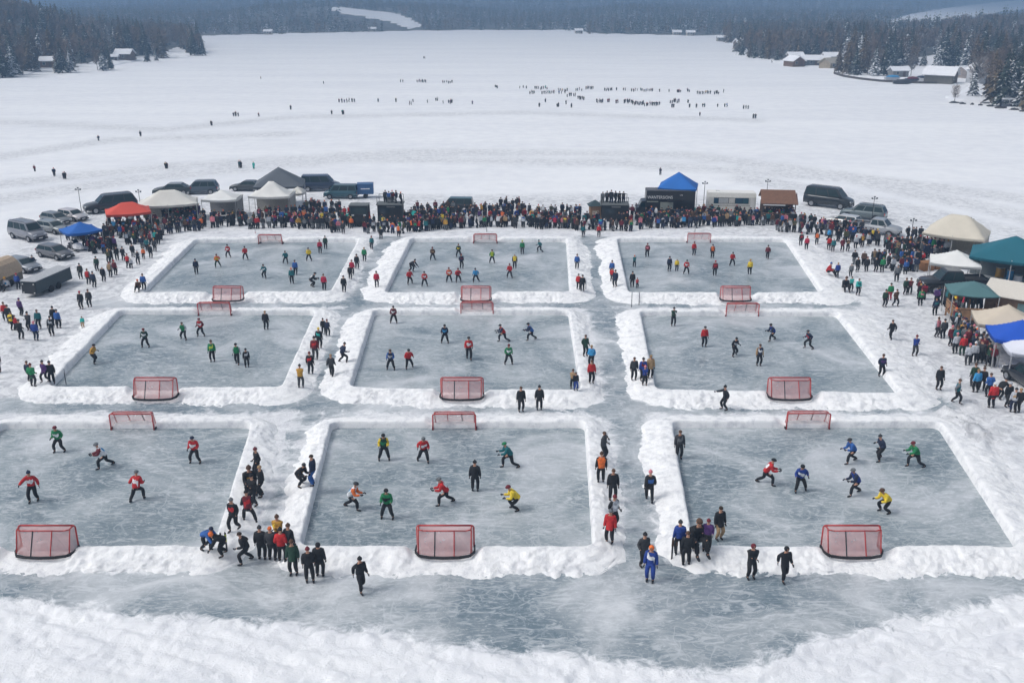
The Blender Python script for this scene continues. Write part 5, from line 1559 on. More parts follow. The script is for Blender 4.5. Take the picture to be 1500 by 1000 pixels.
# ================================================================= vehicles
M_TYRE = mat('tyre', (.012, .012, .012), .9); M_RIM = mat('alloy', (.35, .36, .38), .35, .8)
M_HL = mat('headlight', (.75, .78, .8), .15, coat=.5); M_TL = mat('taillight', (.45, .01, .01), .25); M_PLATE = mat('number_plate', (.7, .7, .7), .5)
M_CARGL = mat('car_glass', (.010, .026, .030), .22)
def paint(c): return mat('paint_%s' % '_'.join('%03d' % int(v * 999) for v in c), c, .32, .25, var=.08, scale=1.2, coat=.6)
BODY = {  # stations along x (fraction of length, rear -.5 .. front .5): (x, z bottom, z shoulder, half width)
 'suv': [(-.5, .50, .84, .80), (-.485, .36, 1.02, .93), (-.36, .30, 1.06, 1.0), (0, .28, 1.04, 1.0), (.22, .28, 1.02, 1.0), (.30, .28, .99, .98), (.42, .32, .90, .93), (.485, .38, .78, .84), (.5, .46, .66, .76)],
 'hatch': [(-.5, .45, .80, .80), (-.48, .34, .96, .92), (-.36, .28, .98, 1.0), (0, .26, .96, 1.0), (.22, .26, .94, 1.0), (.30, .26, .91, .98), (.42, .3, .82, .93), (.485, .34, .70, .84), (.5, .42, .60, .76)],
 'sedan': [(-.5, .42, .82, .80), (-.48, .32, .93, .9), (-.34, .27, .95, 1.0), (0, .25, .92, 1.0), (.2, .25, .90, 1.0), (.30, .25, .87, .98), (.43, .3, .76, .93), (.488, .34, .66, .84), (.5, .40, .58, .76)],
 'van': [(-.5, .46, 1.0, .9), (-.49, .34, 1.15, .96), (-.36, .30, 1.16, 1.0), (0, .30, 1.14, 1.0), (.26, .30, 1.12, 1.0), (.34, .30, 1.08, .98), (.44, .33, .95, .94), (.488, .38, .82, .86), (.5, .46, .68, .78)],
}
BODY['pickup'] = [(-.5, .55, 1.0, .9), (-.49, .48, 1.12, .96), (-.3, .42, 1.12, 1.0), (0, .40, 1.12, 1.0), (.22, .40, 1.10, 1.0), (.3, .40, 1.08, .98), (.44, .42, 1.0, .94), (.49, .46, .88, .9), (.5, .52, .72, .84)]
CABIN = {'suv': (-.49, .26, -.42, .13, 1.72), 'hatch': (-.49, .28, -.40, .08, 1.50), 'sedan': (-.40, .24, -.24, .08, 1.42), 'van': (-.495, .34, -.46, .20, 1.95), 'pickup': (-.12, .27, -.08, .16, 1.85)}
def car(kind, x, y, rot, L_, c, label, cat='car', W_c=None, Hs=1.0, roof=None, glass=None, lightbar=False, rack=False, group='vehicles parked around the festival', name=None):
    p = G(x, y); sc = L_ / 4.7 if kind != 'pickup' else L_ / 5.4
    sc = max(.9, min(1.35, sc)) * Hs
    Wd = (W_c or 1.86) * max(.95, min(1.25, L_ / 4.7)); hw = Wd / 2
    t = empty(name or {'van': 'parked_van', 'pickup': 'pickup_truck'}.get(kind, 'parked_car'), p, R(rot), label, cat, group)
    pm = paint(c); rings = []
    for (fx, zb, zs, w) in BODY[kind]:
        zb *= sc; zs *= sc; w *= hw; X = fx * L_
        rings.append([(X, -w * .80, zb), (X, -w * .97, zb + (zs - zb) * .22), (X, -w, zb + (zs - zb) * .55), (X, -w * .97, zb + (zs - zb) * .86), (X, -w * .88, zs), (X, 0, zs + .03 * sc),
                      (X, w * .88, zs), (X, w * .97, zb + (zs - zb) * .86), (X, w, zb + (zs - zb) * .55), (X, w * .97, zb + (zs - zb) * .22), (X, w * .80, zb)])
    body = MB().loft(rings)
    x0, x1, r0, r1, H = CABIN[kind]; H *= sc; x0, x1, r0, r1 = (v * L_ for v in (x0, x1, r0, r1))
    zb = BODY[kind][3][2] * sc - .02; wb, wr = hw * .90, hw * .72
    B = [(x0, -wb, zb), (x1, -wb, zb), (x1, wb, zb), (x0, wb, zb)]; m_ = .06
    Rr = [(r0, -wr, H - m_), (r1, -wr, H - m_), (r1, wr, H - m_), (r0, wr, H - m_)]
    cb = [Vector(v) for v in B + Rr]
    body.add(cb, [(0, 1, 5, 4), (1, 2, 6, 5), (2, 3, 7, 6), (3, 0, 4, 7)])
    body.build('body', pm, t, True)
    for pg in t.children[0].data.polygons: pg.use_smooth = pg.index < 8 * 11
    rf = MB(); e = .02
    rf.add([(r0 - e, -wr - e, H - m_), (r1 + e, -wr - e, H - m_), (r1 + e, wr + e, H - m_), (r0 - e, wr + e, H - m_), (r0 + .12, -wr + .1, H), (r1 - .12, -wr + .1, H), (r1 - .12, wr - .1, H), (r0 + .12, wr - .1, H)],
           [(0, 1, 5, 4), (1, 2, 6, 5), (2, 3, 7, 6), (3, 0, 4, 7), (4, 5, 6, 7), (3, 2, 1, 0)])
    rf.build('roof', paint(roof) if roof else pm, t)
    def panel(q, a, b, nm):
        """glass on the quad q=(bl,br,tr,tl) between fractions a..b of its width"""
        bl, br, tr_, tl = q
        def P(u, v): return (bl * (1 - u) + br * u) * (1 - v) + (tl * (1 - u) + tr_ * u) * v
        pts = [P(a, .10), P(b, .10), P(b, .90), P(a, .90)]
        n = (pts[1] - pts[0]).cross(pts[3] - pts[0]).normalized() * .012
        MB().slab([v + n * .3 for v in pts], .012).build(nm, glass or M_CARGL, t)
    # right side (y-), front, left side (y+), rear
    divs = {'suv': ((.04, .30), (.33, .62), (.65, .92)), 'hatch': ((.06, .48), (.51, .92)), 'sedan': ((.08, .48), (.51, .92)), 'van': ((.03, .30), (.33, .64), (.67, .93)), 'pickup': ((.06, .46), (.50, .92))}[kind]
    for a, b in divs:
        panel((cb[0], cb[1], cb[5], cb[4]), a, b, 'window'); panel((cb[2], cb[3], cb[7], cb[6]), 1 - b, 1 - a, 'window')
    panel((cb[1], cb[2], cb[6], cb[5]), .06, .94, 'windscreen'); panel((cb[3], cb[0], cb[4], cb[7]), .08, .92, 'rear_window')
    wr_ = .34 * sc; bz = BODY[kind]
    for fx in (-.31, .31):
        for s in (-1, 1):
            w_ = MB().tube((fx * L_, s * hw * 1.0, wr_), (fx * L_, s * (hw - .24), wr_), wr_, 0, 18).build('wheel', M_TYRE, t)
            MB().tube((fx * L_, s * (hw * 1.0 + .012), wr_), (fx * L_, s * (hw - .05), wr_), wr_ * .62, 0, 12).build('rim', M_RIM, w_)
            a_ = MB(); q = []
            for k in range(9):
                an = math.pi * k / 8; q.append((fx * L_ + math.cos(an) * wr_ * 1.22, s * (hw * .995 + .004), wr_ * .95 + math.sin(an) * wr_ * 1.2))
            a_.add(q + [(v[0], v[1] - s * .03, v[2]) for v in q], [tuple(range(9)) if s < 0 else tuple(range(9))[::-1]] + [(i, i + 1, i + 10, i + 9) for i in range(8)]).build('wheel_arch', M_DK, t)
    zf = BODY[kind][-2][2] * sc
    for s in (-1, 1):
        MB().box((.484 * L_, s * hw * .62, zf - .06 * sc), (.10 * sc, .38, .15 * sc)).build('headlight', M_HL, t)
        MB().box((-.492 * L_, s * hw * .80, .86 * sc), (.06, .22, .22 * sc)).build('taillight', M_TL, t)
        MB().box((x1 - .12 * L_ * .6, s * (hw + .07), zb + .10), (.12, .18, .13)).build('mirror', pm, t)
    MB().box((.497 * L_, 0, .52 * sc), (.05, hw * 1.1, .20 * sc)).build('grille', M_DK, t)
    MB().box((.502 * L_, 0, .42 * sc), (.03, .42, .11)).build('number_plate', M_PLATE, t)
    MB().box((.485 * L_, 0, .34 * sc), (.12, hw * 1.72, .16 * sc)).build('bumper', M_DK, t); MB().box((-.49 * L_, 0, .42 * sc), (.10, hw * 1.7, .18 * sc)).build('bumper', M_DK, t)
    if rack or kind == 'suv':
        for s in (-1, 1): MB().tube((r0 + .2, s * wr * .85, H + .05), (r1 - .25, s * wr * .85, H + .05), .025).build('roof_rail', M_RIM if not rack else M_DK, t)
    if kind == 'pickup':
        MB().box((-.31 * L_, 0, 1.125 * sc + .012), (.34 * L_, hw * 1.55, .02)).build('cargo_bed', M_DK, t)
        for s in (-1, 1): MB().box((-.31 * L_, s * hw * .90, 1.18 * sc), (.37 * L_, .10, .14)).build('bed_rail', pm, t)
        MB().box((-.485 * L_, 0, 1.16 * sc), (.08, hw * 1.8, .16)).build('tailgate', pm, t)
    return t
car('van', 42, 350, -33, 5.0, (.21, .215, .24), 'silver grey minivan parked nearest the left edge, facing the rinks', 'van', rack=True)
car('hatch', 83, 327, -30, 4.1, (.17, .18, .19), 'grey hatchback parked behind the silver grey minivan', W_c=1.8)
car('hatch', 107, 322, -28, 4.0, (.50, .48, .49), 'small white car with snow on its roof left of the large dark suv', roof=(.6, .55, .56))
car('hatch', 78, 340, -28, 4.3, (.26, .28, .29), 'pale grey car squeezed between the minivan and the grey hatchback', W_c=1.8)
car('hatch', 82, 377, -30, 4.3, (.11, .11, .12), 'dark grey hatchback in front of the other left cars')
car('hatch', 34, 396, -28, 4.0, (.24, .26, .29), 'silver car beside the tan trailer at the left edge')
car('suv', 163, 309, 212, 6.4, (.012, .014, .02), 'large black suv behind the red tent', 'suv', W_c=1.9, Hs=.94)
car('sedan', 254, 284.5, 186, 5.3, (.016, .028, .03), 'dark sedan with frosted roof rails behind the long white tent', W_c=1.8, roof=(.25, .27, .28))
car('suv', 294, 283.5, 186, 5.0, (.05, .075, .10), 'slate blue suv right of the dark sedan', 'suv')
car('sedan', 363, 279, 176, 4.8, (.03, .038, .045), 'dark grey sedan behind the grey peaked tent')
car('van', 470, 279, 4, 5.4, (.014, .03, .065), 'navy van behind the teal van', 'van', roof=(.03, .05, .10))
car('van', 500, 290, 178, 4.6, (.02, .085, .115), 'teal van right of the grey peaked tent', 'van', roof=(.06, .10, .11))
car('van', 669, 309, 176, 4.3, (.012, .015, .02), 'small dark van with a teal roof behind the packed crowd', 'van', roof=(.03, .10, .115))
car('van', 1213, 303, -37, 6.2, (.012, .016, .02), 'long black van right of the brown roofed stall', 'van', rack=True, W_c=1.75)
car('suv', 1264, 320, 146, 5.4, (.12, .15, .16), 'grey green estate car behind the silver pickup', 'suv', rack=True, Hs=.92, W_c=1.65)
car('hatch', 1234, 330, 140, 4.2, (.60, .60, .60), 'white car half hidden by the crowd left of the silver pickup')
car('pickup', 1283, 342, -36, 5.4, (.36, .37, .39), 'silver pickup truck parked behind the right crowd', 'pickup truck', W_c=1.7)
car('pickup', 1394, 427, 176, 6.0, (.008, .009, .012), 'black pickup truck parked under the small white tent', 'pickup truck', W_c=1.75, Hs=1.05)
car('suv', 1508, 566, 96, 4.6, (.01, .012, .018), 'black suv seen from behind at the right edge below the tents', 'suv')

def lettering(txt, size, loc, rot, parent, m, ext=.01, name='lettering', sx=1.0):
    cu = bpy.data.curves.new(name, 'FONT'); cu.body = txt; cu.size = size; cu.extrude = ext; cu.align_x = 'CENTER'
    o = bpy.data.objects.new(name, cu); COL.objects.link(o)
    me = bpy.data.meshes.new_from_object(o.evaluated_get(bpy.context.evaluated_depsgraph_get())); bpy.data.objects.remove(o)
    me.materials.clear(); me.materials.append(m)
    o = bpy.data.objects.new(name, me); COL.objects.link(o); o.parent = parent; o.location = loc; o.rotation_euler = rot; o.scale = (sx, 1, 1); return o
M_WHITE = mat('white_paint', (.75, .75, .75), .6, var=.05); M_BLK = mat('black_paint', (.008, .008, .010), .4, coat=.3)
def food_truck():
    p = G(976, 316); t = empty('food_truck', p, R(-3), 'black food truck with white lettering under the blue canopy', 'food truck')
    b = MB(); b.box((.3, 0, 1.95), (6.0, 2.2, 2.7)); b.build('body', M_BLK, t)
    b = MB(); pr = [(-3.9, .5), (-3.9, 1.15), (-3.55, 1.25), (-3.2, 2.0), (-2.7, 2.05), (-2.7, .5)]
    b.loft([[(x_, y_, z_) for x_, z_ in pr] for y_ in (-1.0, 1.0)]); b.build('cab', M_BLK, t)
    MB().slab([(-3.56, -.85, 1.30), (-3.25, -.85, 1.95), (-3.25, .85, 1.95), (-3.56, .85, 1.30)], -.02).build('windscreen', M_CARGL, t)
    MB().box((-3.05, -1.012, 1.55), (.5, .02, .5)).build('window', M_CARGL, t)
    MB().box((.3, 0, 3.33), (5.8, 2.0, .06)).build('roof', mat('dull_grey_roof', (.10, .10, .11), .7), t)
    MB().box((-.15, -1.115, 1.45), (1.6, .03, .95)).build('serving_hatch', mat('hatch_grey', (.25, .27, .24), .7), t)
    MB().box((.85, -1.25, 2.15), (1.9, .5, .04)).build('hatch_flap', M_BLK, t)
    MB().box((1.2, -1.24, 1.05), (2.6, .24, .05)).build('counter', M_RIM, t)
    lettering('WANTERSIONS', .52, (-1.0, -1.115, 2.35), (math.pi / 2, 0, 0), t, M_WHITE, sx=.86)
    MB().box((-1.9, -1.115, 1.98), (1.4, .02, .14)).build('stripe', mat('hatch_grey', 0), t)
    lettering('LRE', .22, (1.6, -1.115, 2.75), (math.pi / 2, 0, 0), t, M_WHITE)
    for fx in (-3.1, -1.0 + 2.9):
        for s in (-1, 1):
            w_ = MB().tube((fx, s * 1.08, .42), (fx, s * .8, .42), .42, 0, 16).build('wheel', M_TYRE, t); MB().tube((fx, s * 1.10, .42), (fx, s * 1.0, .42), .24, 0, 10).build('rim', M_RIM, w_)
    for s in (-1, 1): MB().box((-3.92, s * .7, .85), (.05, .3, .2)).build('headlight', M_HL, t)
    MB().box((-3.9, 0, .55), (.2, 2.0, .25)).build('bumper', M_DK, t)
food_truck()
def camper():
    p = G(1069, 313); t = empty('camper_trailer', p, R(-5), 'cream camper trailer with a long window strip behind the crowd', 'camper')
    cm = mat('cream_body', (.62, .605, .56), .6, var=.06)
    b = MB(); pr = [(-1.1, .5), (-1.1, 2.3), (-.95, 2.75), (.95, 2.75), (1.1, 2.4), (1.1, .5)]
    b.loft([[(x_, y_, z_) for y_, z_ in pr] for x_ in (-2.95, 2.95)]); b.build('body', cm, t)
    MB().box((0, .05, 2.79), (5.7, 1.8, .07)).build('roof', mat('cream_roof', (.72, .71, .68), .7, var=.05), t)
    MB().box((-.1, -1.105, 1.86), (4.3, .02, .72)).build('window_frame', M_DK, t)
    for i, (c_, w_) in enumerate((((.02, .07, .12), .55), ((.45, .46, .46), 1.2), ((.55, .54, .5), .75), ((.015, .06, .10), .9), ((.02, .08, .11), .7))):
        xs = [-1.98, -1.05, -.02, .86, 1.70][i]
        MB().box((xs, -1.125, 1.86), (w_, .02, .62)).build('window', mat('camper_pane_%d' % i, c_, .3), t)
    MB().box((2.55, -1.105, 1.45), (.55, .02, 1.6)).build('door', mat('cream_roof', 0), t)
    MB().box((0, -1.105, 1.25), (5.6, .015, .06)).build('trim_strip', mat('trim_grey', (.25, .24, .22), .6), t)
    for s in (-1, 1): w_ = MB().tube((.3, s * 1.08, .36), (.3, s * .85, .36), .36, 0, 14).build('wheel', M_TYRE, t); MB().tube((.3, s * 1.1, .36), (.3, s * 1.0, .36), .2, 0, 10).build('rim', M_RIM, w_)
    MB().tube((2.95, 0, .55), (3.9, 0, .5), .06).build('drawbar', M_DK, t)
    MB().box((-1.7, .3, 2.88), (.5, .5, .12)).build('roof_vent', M_WHITE, t)
camper()
def covered_trailer():
    a = G(52, 433); b_ = G(90, 416); d = b_ - a; L_ = 5.3; rz = math.atan2(d.y, d.x); c = (a + b_) / 2
    t = empty('cargo_trailer', c, rz, 'dark teal cargo trailer with a grey tarpaulin top left of the rinks', 'trailer')
    m = mat('trailer_teal', (.018, .035, .045), .5, var=.2)
    MB().box((0, 0, .95), (L_, 1.5, 1.15), taper=.97).build('box', m, t)
    MB().box((-L_ / 2 - .01, 0, .92), (.03, 1.4, 1.0)).build('end_panel', mat('trailer_black', (.008, .01, .014), .5), t)
    MB().box((0, 0, 1.56), (L_ + .05, 1.52, .06)).build('tarpaulin', mat('tarp_top', (.40, .41, .43), .85), t)
    for fx in (-.6, .5):
        for s in (-1, 1): MB().tube((fx, s * .80, .32), (fx, s * .62, .32), .32, 0, 14).build('wheel', M_TYRE, t)
    MB().tube((L_ / 2, 0, .5), (L_ / 2 + .9, 0, .45), .05).build('drawbar', M_DK, t)
    for s in (-1, 1):
        for z in (.5, 1.3): MB().box((-L_ / 2 - .03, s * .55, z), (.03, .12, .09)).build('reflector', M_PLATE, t)
covered_trailer()
def tan_trailer():
    t = empty('market_trailer', G(0, 418), R(80), 'tan rounded market trailer cut off by the left edge', 'trailer')
    rings = [[(x_, 1.3 * math.cos(a), 1.0 + 1.5 * math.sin(a)) for a in np.linspace(0, math.pi, 9)] for x_ in (-1.8, 1.8)]
    MB().loft(rings).build('cover', mat('tan_cover', (.45, .34, .24), .8), t)
    MB().box((0, 0, .75), (3.5, 2.5, 1.0)).build('box', mat('tent_khaki', (.16, .145, .12), .8), t)
    for s in (-1, 1): MB().tube((0, s * 1.3, .32), (0, s * 1.1, .32), .32, 0, 12).build('wheel', M_TYRE, t)
    MB().box((-1.82, 0, 1.1), (.04, 1.4, 1.5)).build('door', mat('trailer_black', 0), t)
tan_trailer()
def blue_trailer():
    t = empty('box_trailer', G(536, 289), R(6), 'bright blue box trailer beside the teal van', 'trailer')
    MB().box((0, 0, 1.25), (2.2, 1.5, 1.4)).build('box', mat('trailer_blue', (.015, .085, .22), .45, coat=.3), t)
    for s in (-1, 1): MB().tube((0, s * .8, .32), (0, s * .6, .32), .32, 0, 12).build('wheel', M_TYRE, t)
    MB().box((0, -.765, 1.3), (1.2, .02, .12)).build('stripe', M_WHITE, t)
blue_trailer()
def snowmobile(x, y, rot, c, label):
    t = empty('snowmobile', G(x, y), R(rot), label, 'snowmobile', 'snowmobiles')
    rings = [[(s * 1.0, -w, .25), (s * 1.0, -w * .9, h), (s * 1.0, 0, h + .08), (s * 1.0, w * .9, h), (s * 1.0, w, .25)] for s, w, h in ((-.3, .25, .55), (.2, .42, .75), (.7, .40, .70), (1.15, .18, .42))]
    MB().loft(rings).build('hood', mat('sled_' + c, CL[c], .35, coat=.5), t)
    MB().box((-.65, 0, .58), (1.1, .36, .20), taper=.9).build('seat', M_DK, t); MB().box((-.55, 0, .22), (1.6, .40, .30)).build('track', M_TYRE, t)
    for s in (-1, 1): MB().slab([(.2, s * .48 - .07, .04), (1.3, s * .48 - .07, .04), (1.3, s * .48 + .07, .04), (.2, s * .48 + .07, .04)], .03).tube((.7, s * .48, .05), (.6, s * .25, .4), .03).build('ski', M_DK, t)
    MB().slab([(.15, -.3, .80), (.15, .3, .80), (-.1, .25, 1.12), (-.1, -.25, 1.12)], .02).build('windshield', M_CARGL, t)
    MB().tube((-.2, -.35, .95), (-.2, .35, .95), .025).build('handlebar', M_DK, t)
snowmobile(112, 366, -35, 'white', 'white snowmobile beside the dark grey hatchback')
snowmobile(1338, 384, -40, 'black', 'black snowmobile in the crowd before the cream tent')
# ================================================================= tents and stalls
M_POLE = mat('tent_pole', (.45, .45, .46), .5, .4)
def tent(x, y, w, d, rot, ev, ap, c, label, ridge=0.0, sag=1.35, wall=None, val=.28, name='canopy_tent', cat='tent', top_ratio=None, tilt=0, poles=True):
    """x,y = px of ground centre; ev = eave height, ap = apex height, ridge = half ridge length (fraction of w)"""
    t = empty(name, G(x, y), R(rot), label, cat, 'tents and canopies along the crowd' if cat == 'tent' else None)
    fm = mat('canvas_' + '_'.join('%03d' % int(v * 999) for v in c), c, .8, var=.06, scale=.8)
    N = 17; mb = MB(); V = []; V2 = []
    us = np.linspace(-1, 1, N)
    for v in us:
        for u in us:
            uu = max(0, (abs(u) - ridge) / (1 - ridge)); r = max(uu, abs(v))
            if ridge and abs(u) < ridge: r = abs(v)
            h = ev + (ap - ev) * max(0, 1 - r) ** sag
            # edges sag a little between the corner poles
            ed = (1 - min(1, (1 - r) * 3)); h -= .16 * ed * (1 - min(abs(u), abs(v)) ** 2) * .8
            V.append((u * w / 2, v * d / 2, h + tilt * u)); V2.append((u * w / 2 * .995, v * d / 2 * .995, h - .03 + tilt * u))
    F = [tuple(f) for f in grid_faces(N, N)]
    mb.add(V, F); mb.add(V2, [f[::-1] for f in F])
    n0 = N * N
    def edge(idx):
        for a, b in zip(idx[:-1], idx[1:]):
            p, q = V[a], V[b]; n_ = val * (1.0)
            mb.add([p, q, (q[0], q[1], q[2] - n_), (p[0], p[1], p[2] - n_), (p[0] * .995, p[1] * .995, p[2]), (q[0] * .995, q[1] * .995, q[2]), (q[0] * .995, q[1] * .995, q[2] - n_), (p[0] * .995, p[1] * .995, p[2] - n_)],
                   [(0, 1, 2, 3), (7, 6, 5, 4), (3, 2, 6, 7)])
    edge(list(range(N))); edge(list(range(N * N - N, N * N))); edge([i * N for i in range(N)]); edge([i * N + N - 1 for i in range(N)])
    o = mb.build('canopy', fm, t, True)
    if poles:
        for sx in (-1, 1):
            for sy in (-1, 1): MB().tube((sx * w / 2 * .97, sy * d / 2 * .97, 0), (sx * w / 2 * .97, sy * d / 2 * .97, ev + tilt * sx), .04).build('pole', M_POLE, t)
        if w > 5.5:
            for sy in (-1, 1): MB().tube((0, sy * d / 2 * .97, 0), (0, sy * d / 2 * .97, ev), .04).build('pole', M_POLE, t)
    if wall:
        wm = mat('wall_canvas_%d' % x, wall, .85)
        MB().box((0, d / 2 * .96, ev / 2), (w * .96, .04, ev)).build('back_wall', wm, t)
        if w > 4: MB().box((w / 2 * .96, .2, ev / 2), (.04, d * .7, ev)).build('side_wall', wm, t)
    # a folding table with goods below
    return t
def table(x, y, rot, label, goods=('lightgrey', 'brown', 'red')):
    t = empty('stall_table', G(x, y), R(rot), label, 'table', 'stall tables under the tents')
    MB().box((0, 0, .74), (1.8, .7, .04)).build('table_top', mat('table_white', (.55, .54, .52), .7), t)
    for sx in (-1, 1):
        for sy in (-1, 1): MB().tube((sx * .8, sy * .28, 0), (sx * .8, sy * .28, .72), .02).build('leg', M_POLE, t)
WHT = (.72, .72, .70)
tent(122, 362, 3.5, 3.3, 42, 2.05, 2.85, (.01, .11, .42), 'small bright blue canopy tent beside the left parked cars')
tent(191, 336, 4.9, 3.6, 24, 2.3, 3.25, (.62, .075, .045), 'orange red canopy tent in the left crowd', ridge=.28)
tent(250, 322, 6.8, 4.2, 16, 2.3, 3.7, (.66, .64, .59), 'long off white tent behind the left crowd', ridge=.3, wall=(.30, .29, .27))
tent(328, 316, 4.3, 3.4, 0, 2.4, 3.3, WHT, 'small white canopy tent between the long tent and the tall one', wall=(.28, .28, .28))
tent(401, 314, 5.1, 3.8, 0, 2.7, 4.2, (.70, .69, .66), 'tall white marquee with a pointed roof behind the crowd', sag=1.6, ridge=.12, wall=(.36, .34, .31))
tent(412, 300, 6.3, 5.0, 8, 2.9, 5.0, (.10, .115, .135), 'dark grey peaked tent behind the white marquee', sag=1.05)
tent(438, 306, 1.7, 2.2, 0, 2.3, 2.9, (.62, .60, .55), 'narrow cream awning on the right of the white marquee', sag=1.0)
tent(991, 313, 4.7, 4.0, -14, 3.6, 5.3, (.012, .13, .45), 'bright blue peaked canopy over the black food truck', sag=1.05)
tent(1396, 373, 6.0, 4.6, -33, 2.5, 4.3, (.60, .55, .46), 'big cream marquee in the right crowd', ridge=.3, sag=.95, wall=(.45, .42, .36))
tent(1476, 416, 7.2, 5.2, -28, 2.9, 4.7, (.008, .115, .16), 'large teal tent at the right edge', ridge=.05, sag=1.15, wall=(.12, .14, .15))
tent(1394, 415, 4.4, 3.6, -22, 2.3, 3.3, WHT, 'small white canopy over the black pickup truck', sag=1.4)
tent(1417, 466, 3.7, 3.2, -12, 2.5, 3.3, (.075, .165, .175), 'grey green canopy over the wooden deck', sag=1.0, val=.1, poles=True)
tent(1466, 508, 4.4, 3.6, -16, 2.3, 3.5, (.58, .50, .40), 'cream pyramid tent above the blue one on the right')
tent(1486, 531, 4.0, 3.4, -14, 2.3, 3.4, (.008, .08, .48), 'royal blue pyramid tent on the right edge')
tent(1502, 549, 3.2, 2.8, -12, 2.1, 2.8, (.66, .67, .74), 'small white tent below the royal blue one')
def brown_stall():
    t = empty('market_stall', G(1137, 321), R(-8), 'wooden market stall with a brown shingled roof', 'stall')
    w, d = 4.4, 2.4
    r = MB(); r.slab([(-w / 2, -d / 2 - .5, 2.15), (w / 2, -d / 2 - .5, 2.15), (w / 2 - .2, .5, 3.45), (-w / 2 + .1, .5, 3.45)], .12); r.slab([(-w / 2 + .1, .5, 3.45), (w / 2 - .2, .5, 3.45), (w / 2, d / 2 + .4, 2.5), (-w / 2, d / 2 + .4, 2.5)], .12)
    r.build('roof', mat('brown_shingle', (.17, .085, .05), .85, var=.18, scale=4, bump=.5), t)
    MB().box((0, .9, 1.1), (w * .9, .08, 2.2)).build('back_wall', mat('stall_wood', (.10, .06, .04), .8), t); MB().box((0, -d / 2, .5), (w * .9, .4, 1.0)).build('counter', mat('stall_wood', 0), t)
    for sx in (-1, 1): MB().tube((sx * w * .45, -d / 2, 0), (sx * w * .45, -d / 2, 2.2), .06).build('post', mat('stall_wood', 0), t)
    MB().box((-.6, -d / 2 - .48, 2.08), (2.6, .05, .14)).build('fascia', M_WHITE, t)
    MB().slab([(w / 2 + .05, -d / 2 - .3, 2.2), (w / 2 + .05, .5, 3.3), (w / 2 + .05, 1.2, 2.6)] + [(w / 2 + .05, .2, 2.2)], .03).build('banner', cloth('maroon'), t)
brown_stall()
def kiosk(x, y, w, d, rot, label, gable):
    t = empty('kiosk', G(x, y), R(rot), label, 'kiosk')
    MB().box((0, 0, 1.0), (w, d, 2.0)).build('body', mat('kiosk_black', (.012, .013, .015), .6), t)
    MB().box((0, 0, 2.06), (w + .3, d + .3, .08)).build('deck', mat('kiosk_roof', (.12, .13, .13), .7), t)
    rl = MB()
    for s in (-1, 1):
        rl.tube((s * w / 2, -d / 2, 2.1), (s * w / 2, -d / 2, 3.0), .03); rl.tube((s * w / 2, d / 2, 2.1), (s * w / 2, d / 2, 3.0), .03)
        rl.tube((-w / 2, s * d / 2, 3.0), (w / 2, s * d / 2, 3.0), .03)
    rl.build('railing', M_DK, t)
    MB().box((-w * .2, -d / 2 - .02, 1.35), (w * .4, .04, .6)).build('window', M_GLASS, t); MB().box((w * .3, -d / 2 - .02, 1.0), (.8, .04, 1.9)).build('door', M_DK, t)
    MB().box((w * .05, -d / 2 - .03, 1.82), (w * .35, .03, .16)).build('sign_board', mat('sign_grey', (.2, .2, .2), .7), t)
    return t
kiosk(899, 322, 3.2, 2.2, -2, 'dark kiosk with spectators standing on its flat roof, right of centre', False)
kiosk(573, 322, 3.0, 2.0, 0, 'dark stand with spectators on top, left of the top centre rink', False)
def hut():
    t = empty('wooden_hut', G(871, 322), R(4), 'small wooden hut with a dark teal roof beside the kiosk', 'hut')
    MB().box((0, 0, .95), (1.3, 1.3, 1.9)).build('wall', mat('hut_wood', (.26, .15, .08), .8), t)
    MB().add([(-.9, -.9, 1.85), (.9, -.9, 1.85), (.9, .9, 1.85), (-.9, .9, 1.85), (0, 0, 2.5)], [(0, 1, 4), (1, 2, 4), (2, 3, 4), (3, 0, 4), (3, 2, 1, 0)]).build('roof', mat('hut_roof', (.025, .05, .055), .7), t)
    MB().box((0, -.66, 1.0), (.8, .03, .5)).build('hatch', mat('hut_pale', (.45, .40, .33), .7), t)
hut()
def bus_kiosk():
    t = empty('black_trailer', G(528, 330), R(0), 'black trailer with a wide dark window left of the stand', 'trailer')
    MB().box((0, 0, 1.45), (2.3, 1.8, 2.1), taper=.95).build('body', mat('kiosk_black', 0), t)
    MB().box((0, -.89, 1.95), (1.8, .05, .7)).build('window', M_CARGL, t)
    MB().slab([(-1.15, -.9, 2.52), (1.15, -.9, 2.52), (1.15, .9, 2.52), (-1.15, .9, 2.52)], .06).build('roof', mat('kiosk_roof', 0), t)
    for s in (-1, 1): MB().box((s * .7, -.93, 1.42), (.3, .04, .14)).build('headlight', M_HL, t); MB().tube((0, s * .9, .35), (0, s * .7, .35), .35, 0, 12).build('wheel', M_TYRE, t)
bus_kiosk()
def deck():
    t = empty('wooden_deck', G(1424, 470), R(-8), 'wooden deck with a rail below the grey green canopy', 'deck')
    wd = mat('deck_wood', (.30, .17, .09), .8, var=.2, scale=3)
    MB().box((0, 0, .55), (3.8, 2.8, .12)).build('floor', wd, t)
    for sx in (-1, 0, 1):
        for sy in (-1, 1): MB().box((sx * 1.8, sy * 1.3, .75), (.12, .12, 1.5)).build('post', wd, t)
    for sy in (-1.36,): MB().box((0, sy, 1.45), (3.8, .06, .12)).box((0, sy, 1.05), (3.8, .04, .5)).build('railing', wd, t)
    for sx in (-1.86, 1.86): MB().box((sx, 0, 1.45), (.06, 2.8, .12)).box((sx, 0, 1.05), (.04, 2.8, .5)).build('railing', wd, t)
    MB().box((0, -1.3, .25), (3.7, .05, .45)).build('skirting', mat('deck_dark', (.06, .04, .03), .8), t)
deck()
